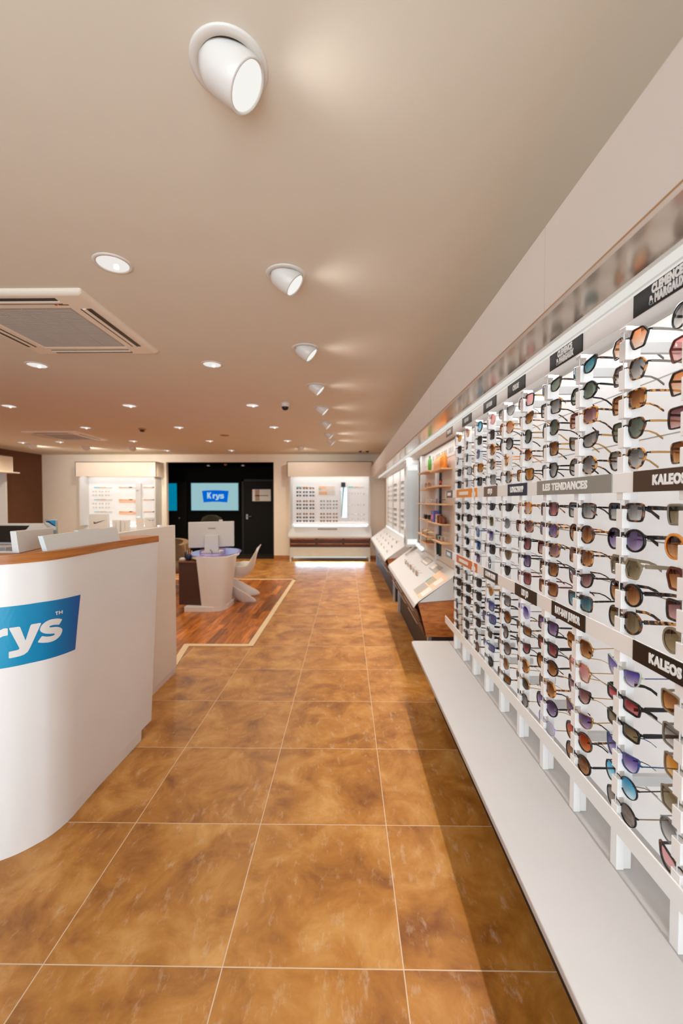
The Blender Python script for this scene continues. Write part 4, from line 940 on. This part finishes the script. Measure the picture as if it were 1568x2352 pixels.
for ch in 'KrysTM': decal(LOGO[ch], .0024, 'logo_letter' if ch not in 'TM' else 'trademark_letter', LW, stk)
# things standing on the counter
t = thing('ledge_screen', 'low grey-white slanted screen standing on the oak ledge', 'desk screen', (-1.35, 2.1, 1.32))
q = MB(); pts = [(-1.372, 1.80), (-1.318, 2.36)]
d = Vector((pts[1][0]-pts[0][0], pts[1][1]-pts[0][1])).normalized(); nn = Vector((-d.y, d.x))
def scr(s, z, th, lean): p = Vector(pts[0]) + d*s - nn*0 ; p = p + Vector((-1, 0))*(lean*(z-1.3205)) + Vector((-1, 0))*th; return (p.x, p.y, z)
L = (Vector(pts[1])-Vector(pts[0])).length
for (s0, s1, h0, h1) in ((.05, L*.47, 1.390, 1.394), (L*.47, L*.74, 1.402, 1.402), (L*.74, L, 1.396, 1.398)):
    q.hexa([scr(s0, 1.3205, .022, .3), scr(s0, 1.3205, 0, .3), scr(s1, 1.3205, 0, .3), scr(s1, 1.3205, .022, .3), scr(s0, h0, .022, .3), scr(s0, h0, 0, .3), scr(s1, h1, 0, .3), scr(s1, h1, .022, .3)])
q.obj('panel', WHITE, t)
q = MB(); q.hexa([scr(.044, 1.3205, .022, .3), scr(.044, 1.3205, 0, .3), scr(0.0505, 1.3205, 0, .3), scr(0.0505, 1.3205, .022, .3), scr(.044, 1.39, .022, .3), scr(.044, 1.39, 0, .3), scr(0.0505, 1.39, 0, .3), scr(0.0505, 1.39, .022, .3)]); q.obj('side_edge', pm('edge_pale_blue', (206, 214, 216), .4), t)
t = thing('ledge_screen', 'taller cream panel behind the slanted screen on the counter', 'desk screen', (-1.5, 1.95, 1.32))
MB().hexa([(-1.47, 1.772, 1.3205), (-1.44, 1.772, 1.3205), (-1.515, 2.10, 1.3205), (-1.545, 2.10, 1.3205), (-1.48, 1.772, 1.418), (-1.452, 1.772, 1.418), (-1.525, 2.10, 1.412), (-1.553, 2.10, 1.412)]).obj('panel', WHITE, t, .003)
bx(-1.56, -1.46, 1.79, 1.81, 1.3202, 1.326).obj('foot', WHITE, t)
t = thing('till_terminal', 'till with dark tilted touch screen at the left edge of the counter', 'till', (-2.45, 2.95, 1.02))
MB().loft([[(-2.62, 2.80, 1.02), (-2.30, 2.80, 1.02), (-2.30, 3.1, 1.02), (-2.62, 3.1, 1.02)], [(-2.60, 2.88, 1.22), (-2.33, 2.88, 1.22), (-2.33, 3.02, 1.22), (-2.60, 3.02, 1.22)]], True, True, False).obj('base', WHITE, t)
MB().hexa([(-2.66, 2.84, 1.245), (-2.30, 2.84, 1.245), (-2.22, 3.10, 1.245), (-2.66, 3.10, 1.245), (-2.66, 2.94, 1.385), (-2.30, 2.94, 1.385), (-2.26, 3.02, 1.385), (-2.66, 3.02, 1.385)]).obj('housing', WHITE, t, .004)
MB().hexa([(-2.65, 2.838, 1.262), (-2.345, 2.838, 1.262), (-2.345, 2.85, 1.262), (-2.65, 2.85, 1.262), (-2.65, 2.927, 1.372), (-2.30, 2.927, 1.372), (-2.30, 2.938, 1.372), (-2.65, 2.938, 1.372)]).obj('screen', pm('till_screen', (24, 21, 20), .25), t)
t = thing('card_reader', 'small pale card machine below the till at the left edge', 'card machine', (-2.0, 2.2, 1.02))
bx(-2.0, -1.86, 2.20, 2.30, 1.02, 1.30).obj('stand', pm('pale_steel', (196, 204, 214), .3, .7), t, .004); bx(-1.99, -1.87, 2.185, 2.20, 1.16, 1.28).obj('keypad', GREY, t, .004)
t = thing('leaflet_holder', 'clear holder with blue and cyan leaflet behind the counter panels', 'leaflet holder', (-2.27, 3.1, 1.02))
bx(-2.31, -2.23, 3.10, 3.104, 1.03, 1.402).obj('leaflet', pm('leaflet_white', (214, 214, 214), .5), t)
q = MB(); q.prism([(-2.305, 1.40), (-2.232, 1.40), (-2.232, 1.355), (-2.255, 1.365), (-2.285, 1.385), (-2.305, 1.388)], 3.0985, 3.0998, 1); q.obj('navy_sweep', pm('leaflet_navy', (8, 30, 74), .5), t)
q = MB(); q.prism([(-2.285, 1.402), (-2.231, 1.402), (-2.231, 1.362), (-2.25, 1.375)], 3.0965, 3.0982, 1); q.obj('cyan_corner', pm('leaflet_cyan', (0, 140, 190), .5), t)
q = MB(); q.box(-2.32, -2.22, 3.092, 3.095, 1.02, 1.33); q.box(-2.32, -2.22, 3.106, 3.11, 1.02, 1.41); q.box(-2.32, -2.22, 3.07, 3.15, 1.02, 1.026); q.obj('holder', glassmat('acrylic'), t)

# ------------------------------------------------------------------ advisory desk in the parquet zone
desk = thing('advice_desk', 'white curved advice desk with lilac glass top and brown cabinet', 'desk', (-2.0, 5.95, 0))
DB = cr([(-2.03,5.655),(-1.92,5.64),(-1.80,5.66),(-1.725,5.74),(-1.705,5.92),(-1.72,6.06)], 6); DT = cr([(-2.12,5.70),(-1.94,5.615),(-1.78,5.61),(-1.665,5.68),(-1.62,5.92),(-1.64,6.06)], 6)
def dring(i):
    n = normals(DB)[i]; a, c = DB[i], DT[i]; ai = a + n*.03*(-1); ci = c - n*.03
    # outward is on the right of the walking direction here
    return [(a.x, a.y, .075), (c.x, c.y, .77), (ci.x - 0, ci.y, .77), (ai.x, ai.y, .075)]
NDB = [-v for v in normals(DB)]
rings = []
for i in range(len(DB)):
    a, c = DB[i], DT[i]; n = NDB[i]
    rings.append([(a.x, a.y, .075), (c.x, c.y, .772), (c.x - n.x*.03, c.y - n.y*.03, .772), (a.x - n.x*.03, a.y - n.y*.03, .075)])
sharp_loft(MB(), rings).obj('front_shell', COUNTERW, desk)
MB().prism([(-2.27, 5.635), (-1.87, 5.635), (-1.76, 5.68), (-1.705, 5.80), (-1.70, 6.1), (-2.27, 6.1)], 0, .075).obj('plinth', COUNTERW, desk, .006)
MB().prism([(-2.385, 5.75), (-2.10, 5.72), (-2.015, 5.70), (-2.02, 6.2), (-2.385, 6.2)], .076, .68).obj('brown_cabinet', pm('cabinet_brown', (74, 42, 26), .5), desk)
MB().prism([(-2.40, 5.735), (-2.08, 5.71), (-2.02, 6.2), (-2.40, 6.2)], .68, .70).obj('cabinet_top', pm('cabinet_top_brown', (128, 82, 50), .45), desk)
def ell(cx, cy, rx, ry, n=40): return [(cx + rx*cos(2*PI*i/n), cy + ry*sin(2*PI*i/n)) for i in range(n)]
MB().prism(ell(-1.985, 6.16, .335, .49), .722, .768).obj('table_rim', COUNTERW, desk, .008)
MB().prism(ell(-1.985, 6.18, .36, .51), .768, .778).obj('glass_top', pm('lilac_glass', (158, 138, 214), .12, var=.01), desk)
mon = thing('desktop_computer', 'white all-in-one computer seen from behind on the advice desk', 'computer', (-2.03, 6.1, .778))
def rotz(mb, a, c): 
    R = Matrix.Translation((c[0], c[1], 0)) @ Matrix.Rotation(a, 4, 'Z') @ Matrix.Translation((-c[0], -c[1], 0))
    mb.v = [tuple(R @ Vector(v)) for v in mb.v]; return mb
CC = (-2.03, 6.1)
rotz(MB().hexa([(-2.375, 6.10, .845), (-1.70, 6.10, .868), (-1.70, 6.135, .868), (-2.375, 6.135, .845), (-2.375, 6.10, 1.232), (-1.70, 6.10, 1.248), (-1.70, 6.135, 1.248), (-2.375, 6.135, 1.232)]), .06, CC).obj('rear_cover', WHITE, mon, .006)
sc_ = rotz(bx(-2.36, -1.715, 6.135, 6.139, .88, 1.225), .06, CC).obj('screen', BLACK, mon)
rotz(MB().hexa([(-2.12, 6.03, .80), (-1.915, 6.03, .80), (-1.92, 6.1, .80), (-2.115, 6.1, .80), (-2.12, 6.05, 1.04), (-1.92, 6.05, 1.04), (-1.92, 6.1, 1.04), (-2.12, 6.1, 1.04)]), .06, CC).obj('stand', WHITE, mon, .005)
rotz(bx(-2.16, -1.88, 6.0, 6.25, .779, .80), .06, CC).obj('foot', WHITE, mon, .004)
rotz(bx(-2.08, -1.97, 6.096, 6.1, 1.135, 1.15), .06, CC).obj('grey_mark', GREY, mon)
rotz(bx(-1.92, -1.87, 6.10, 6.13, 1.24, 1.27), .06, CC).obj('webcam', WHITEG, mon, .004)
q = MB(); q.tube([(-2.03, 6.028, .83), (-2.0, 6.01, .81), (-1.985, 5.985, .785), (-1.97, 5.93, .783)], .004, 6); q.obj('cable', BLACK, mon)
cup = thing('pen_cup', 'navy pen pot with pens on the brown desk cabinet', 'pen pot', (-2.26, 5.80, .70))
MB().lathe([(0, 0), (.036, 0), (.036, .10), (.032, .10), (.031, .01)], 20).obj('cup', pm('navy_pot', (14, 28, 66), .35), cup, loc=(0,0,0))
MB().lathe([(0, 0), (.028, 0), (.028, .13), (.025, .13), (.024, .01)], 16, Matrix.Translation((-.045, .03, 0))).obj('cup', pm('navy_dark_pot', (14, 18, 34), .35), cup, loc=(0,0,0))
for i, (x, y, dx, h_, c) in enumerate(((-.05, .03, -.02, .28, (206, 160, 96)), (.005, 0, .012, .165, (240, 140, 30)), (-.012, .01, -.012, .15, (214, 190, 160)), (.018, .012, .02, .145, (224, 214, 200)))):
    MB().tube([(x, y, .012), (x + dx, y, h_ - .02), (x + dx*1.1, y, h_)], [.005, .0055, .003], 8).obj('pen', pm('pen_%d' % i, c, .4), cup, loc=(0,0,0))
t = thing('desk_pebble', 'small white object beside the pen pot on the brown cabinet', 'ornament', (-2.35, 5.80, .70))
MB().loft([[(.05*s*cos(q_*PI/8), .03*s*sin(q_*PI/8), z) for q_ in range(16)] for s, z in ((.75, 0), (1, .012), (.8, .03), (.35, .042))]).obj('body', WHITE, t, loc=(0,0,0))
# S-shaped cantilever chair
ch = thing('cantilever_chair', 'white moulded S-shaped cantilever chair beside the advice desk', 'chair', (-1.65, 6.36, 0), None, .1)
CE_ = [((.245,.81),(.30,.872),.30), ((.235,.76),(.265,.81),.41), ((.21,.63),(.16,.65),.46), ((.19,.51),(.125,.57),.48), ((.13,.40),(.06,.575),.49), ((.0,.36),(-.03,.575),.50), ((-.14,.37),(-.16,.56),.50), ((-.25,.42),(-.255,.50),.48), ((-.30,.41),(-.30,.41),.46),
       ((-.305,.34),(-.27,.36),.44), ((-.25,.24),(-.14,.30),.45), ((-.18,.14),(.0,.225),.48), ((-.10,.06),(.14,.135),.50), ((-.05,.012),(.255,.075),.52), ((-.03,.004),(.275,.018),.52)]
rg = []
for c, e, w_ in CE_:
    r = []
    for j in range(13):
        s = -1 + 2*j/12; k_ = abs(s)**3.2
        r.append((c[0] + (e[0]-c[0])*k_, s*w_/2, c[1] + (e[1]-c[1])*k_))
    rg.append(r)
o = MB().loft(rg, False, False).obj('shell', COUNTERW, ch, loc=(0,0,0))
m_ = o.modifiers.new('solid', 'SOLIDIFY'); m_.thickness = .016; m_.offset = 0
m_ = o.modifiers.new('sub', 'SUBSURF'); m_.levels = 2; m_.render_levels = 2
TAUPE = pm('taupe_fabric', (124, 98, 70), .95, var=.12, scale=60)
t = thing('armchair', 'taupe upholstered armchair half hidden behind the counter end', 'armchair', (-3.05, 6.9, 0))
q = MB(); rr = []
for z, s in ((.36, .92), (.44, 1.0), (.62, 1.04), (.80, 1.06), (.84, 1.0)):
    r = []
    for j in range(24):
        a = -.15*PI + 1.3*PI*j/23
        r.append((.34*s*cos(a), .34*s*sin(a), z + (.05*sin(a) if z > .7 else 0)))
    for j in range(23, -1, -1):
        a = -.15*PI + 1.3*PI*j/23
        r.append((.25*s*cos(a), .25*s*sin(a), z + (.05*sin(a) if z > .7 else 0)))
    rr.append(r)
q.loft(rr); q.obj('back_shell', TAUPE, t, .01, 2, (0,0,0))
MB().loft([[(s*.3*cos(q_*PI/12), s*.3*sin(q_*PI/12), z) for q_ in range(24)] for s, z in ((.9, .34), (1, .38), (1, .46), (.9, .49))]).obj('seat', TAUPE, t, loc=(0,0,0))
MB().tube([(0, 0, .06), (0, 0, .34)], .028, 12).obj('column', STEEL, t, loc=(0,0,0))
for i in range(5):
    a = 2*PI*i/5 - .1
    l_ = MB().tube([(0, 0, .09), (.30*cos(a), .30*sin(a), .065)], [.02, .014], 8).obj('leg', STEEL, t, loc=(0,0,0))
    MB().lathe([(0, -.012), (.03, -.012), (.03, .012), (0, .012)], 14, Matrix.Translation((.30*cos(a), .30*sin(a), .03)) @ Matrix.Rotation(PI/2, 4, 'X')).obj('castor', BLACK, l_, loc=(0,0,0))
OLV = pm('olive_fabric', (44, 42, 26), .95, var=.12, scale=60)
t = thing('office_chair', 'dark olive high-back chair behind the white computer', 'chair', (-2.44, 7.6, 0))
MB().loft([[(w_*cos(q_*PI/12)*.5, .05*sin(q_*PI/12) + y, z) for q_ in range(24)] for w_, z, y in ((.40, .5, -.18), (.46, .6, -.20), (.48, .9, -.22), (.44, 1.15, -.24), (.34, 1.25, -.245), (.16, 1.295, -.25))]).obj('backrest', OLV, t, loc=(0,0,0))
MB().loft([[(s*.26*cos(q_*PI/12), s*.26*sin(q_*PI/12), z) for q_ in range(24)] for s, z in ((.9, .42), (1, .45), (1, .51), (.9, .54))]).obj('seat', OLV, t, loc=(0,0,0))
MB().tube([(0, 0, .06), (0, 0, .43)], .026, 12).obj('column', BLACK, t, loc=(0,0,0))
for i in range(5):
    a = 2*PI*i/5
    l_ = MB().tube([(0, 0, .09), (.28*cos(a), .28*sin(a), .06)], [.02, .014], 8).obj('leg', BLACK, t, loc=(0,0,0))
    MB().lathe([(0, -.012), (.028, -.012), (.028, .012), (0, .012)], 14, Matrix.Translation((.28*cos(a), .28*sin(a), .028)) @ Matrix.Rotation(PI/2, 4, 'X')).obj('castor', BLACK, l_, loc=(0,0,0))

# ------------------------------------------------------------------ light
def light(kind, name, loc, e, col=(1, 1, 1), rot=(0, 0, 0), **kw):
    l = bpy.data.lights.new(name, kind); l.energy = e; l.color = col
    for k_, v in kw.items(): setattr(l, k_, v)
    o = bpy.data.objects.new(name, l); COL.objects.link(o); o.location = loc; o.rotation_euler = rot; return o
WARM = (1.0, .90, .68)
def area(name, loc, sx, sy, e, col, rot=(0, 0, 0)):
    o = light('AREA', name, loc, e, col, rot, shape='RECTANGLE', size=sx, size_y=sy); return o
for i, y in enumerate(spY):
    o = light('SPOT', 'spot_lamp', (-.245, y, ZC - .066), 4 + (4 if y > 7 else 0), (1, .95, .92), (0, 0, 0), spot_size=math.radians(150), spot_blend=.8, shadow_soft_size=.05)
    o.rotation_euler = (0, math.radians(-50), 0)
for x, y in dnl: light('SPOT', 'down_lamp', (x, y, ZC - .035), 17 + 4.6*max(0, y - 3), WARM, spot_size=math.radians(150), spot_blend=.7, shadow_soft_size=.06)
for x, y in ((-1.05, 9.35), (-4.9, 9.3), (-5.9, 9.2), (-6.9, 8.9)):
    light('SPOT', 'spot_lamp', (x, y + .08, ZC - .062), 15 if x > -4 else 27, (1, .94, .84), (math.radians(54), 0, 0), spot_size=math.radians(140), spot_blend=.8, shadow_soft_size=.05)
area('canopy_strip_lamp', (.748, 1.15, 2.152), .03, 4.1, 7, (1, .97, .95), (0, math.radians(14), 0)).data.spread = math.radians(64)
area('canopy_strip_lamp_far', (.748, 6.7, 2.152), .03, 7.0, 17, (1, .97, .94), (0, math.radians(14), 0)).data.spread = math.radians(64)
area('rack_back_lamp', (.84, 1.15, 2.121), .04, 4.0, 3.5, (.96, .98, 1.0))
area('panel_back_lamp', (.84, 6.7, 2.121), .04, 6.9, 9, (1, .97, .93))
for x0, x1 in ((-1.43, .57), (-6.87, -4.95)):
    area('display_top_lamp', ((x0+x1)/2, BY - .25, 2.25), x1 - x0 - .1, .2, 3, (1, .97, .93))
    area('display_shelf_lamp', ((x0+x1)/2, BY - .075, .935), x1 - x0 - .1, .02, 3, (1, 1, 1), (math.radians(70), 0, 0))
area('under_unit_lamp', (-.43, BY - .447, .118), 1.75, .02, 15, (.50, .78, 1.0), (math.radians(-24), 0, 0))
# daylight through the shop front
WD = bpy.data.worlds.new('World'); SC.world = WD; WD.use_nodes = True
bg = WD.node_tree.nodes['Background']; bg.inputs['Color'].default_value = (.86, .93, 1.0, 1); bg.inputs['Strength'].default_value = 1.1
area('shop_front_daylight', (-.75, FY - .3, 1.45), 3.6, 2.4, 76, (.76, .90, 1.0), (math.radians(90), 0, 0))

# ------------------------------------------------------------------ camera
cam = bpy.data.cameras.new('camera'); co = bpy.data.objects.new('camera', cam); COL.objects.link(co)
F = 938.0; H = 1.55
cam.sensor_fit = 'HORIZONTAL'; cam.sensor_width = 24.0; cam.lens = F/1568*24.0; cam.clip_start = .02; cam.clip_end = 60
p_ = math.atan(25/F); y_ = math.atan(12/F)
fw = Vector((-sin(y_)*cos(p_), cos(y_)*cos(p_), -sin(p_))); rt = Vector((cos(y_), sin(y_), 0)); up = rt.cross(fw)
co.matrix_world = Matrix(((rt.x, up.x, -fw.x, 0), (rt.y, up.y, -fw.y, 0), (rt.z, up.z, -fw.z, H), (0, 0, 0, 1)))
cam.dof.use_dof = True; cam.dof.focus_distance = 1.5; cam.dof.aperture_fstop = 2.2
SC.camera = co
SC.view_settings.view_transform = 'Standard'; SC.view_settings.look = 'None'; SC.view_settings.gamma = 1.0; SC.view_settings.use_curve_mapping = False
SC.view_settings.exposure = 0.47
SC.cycles.max_bounces = 12; SC.cycles.diffuse_bounces = 6; SC.cycles.transparent_max_bounces = 16; SC.cycles.caustics_reflective = False; SC.cycles.caustics_refractive = False
SC.cycles.sample_clamp_indirect = 6.0
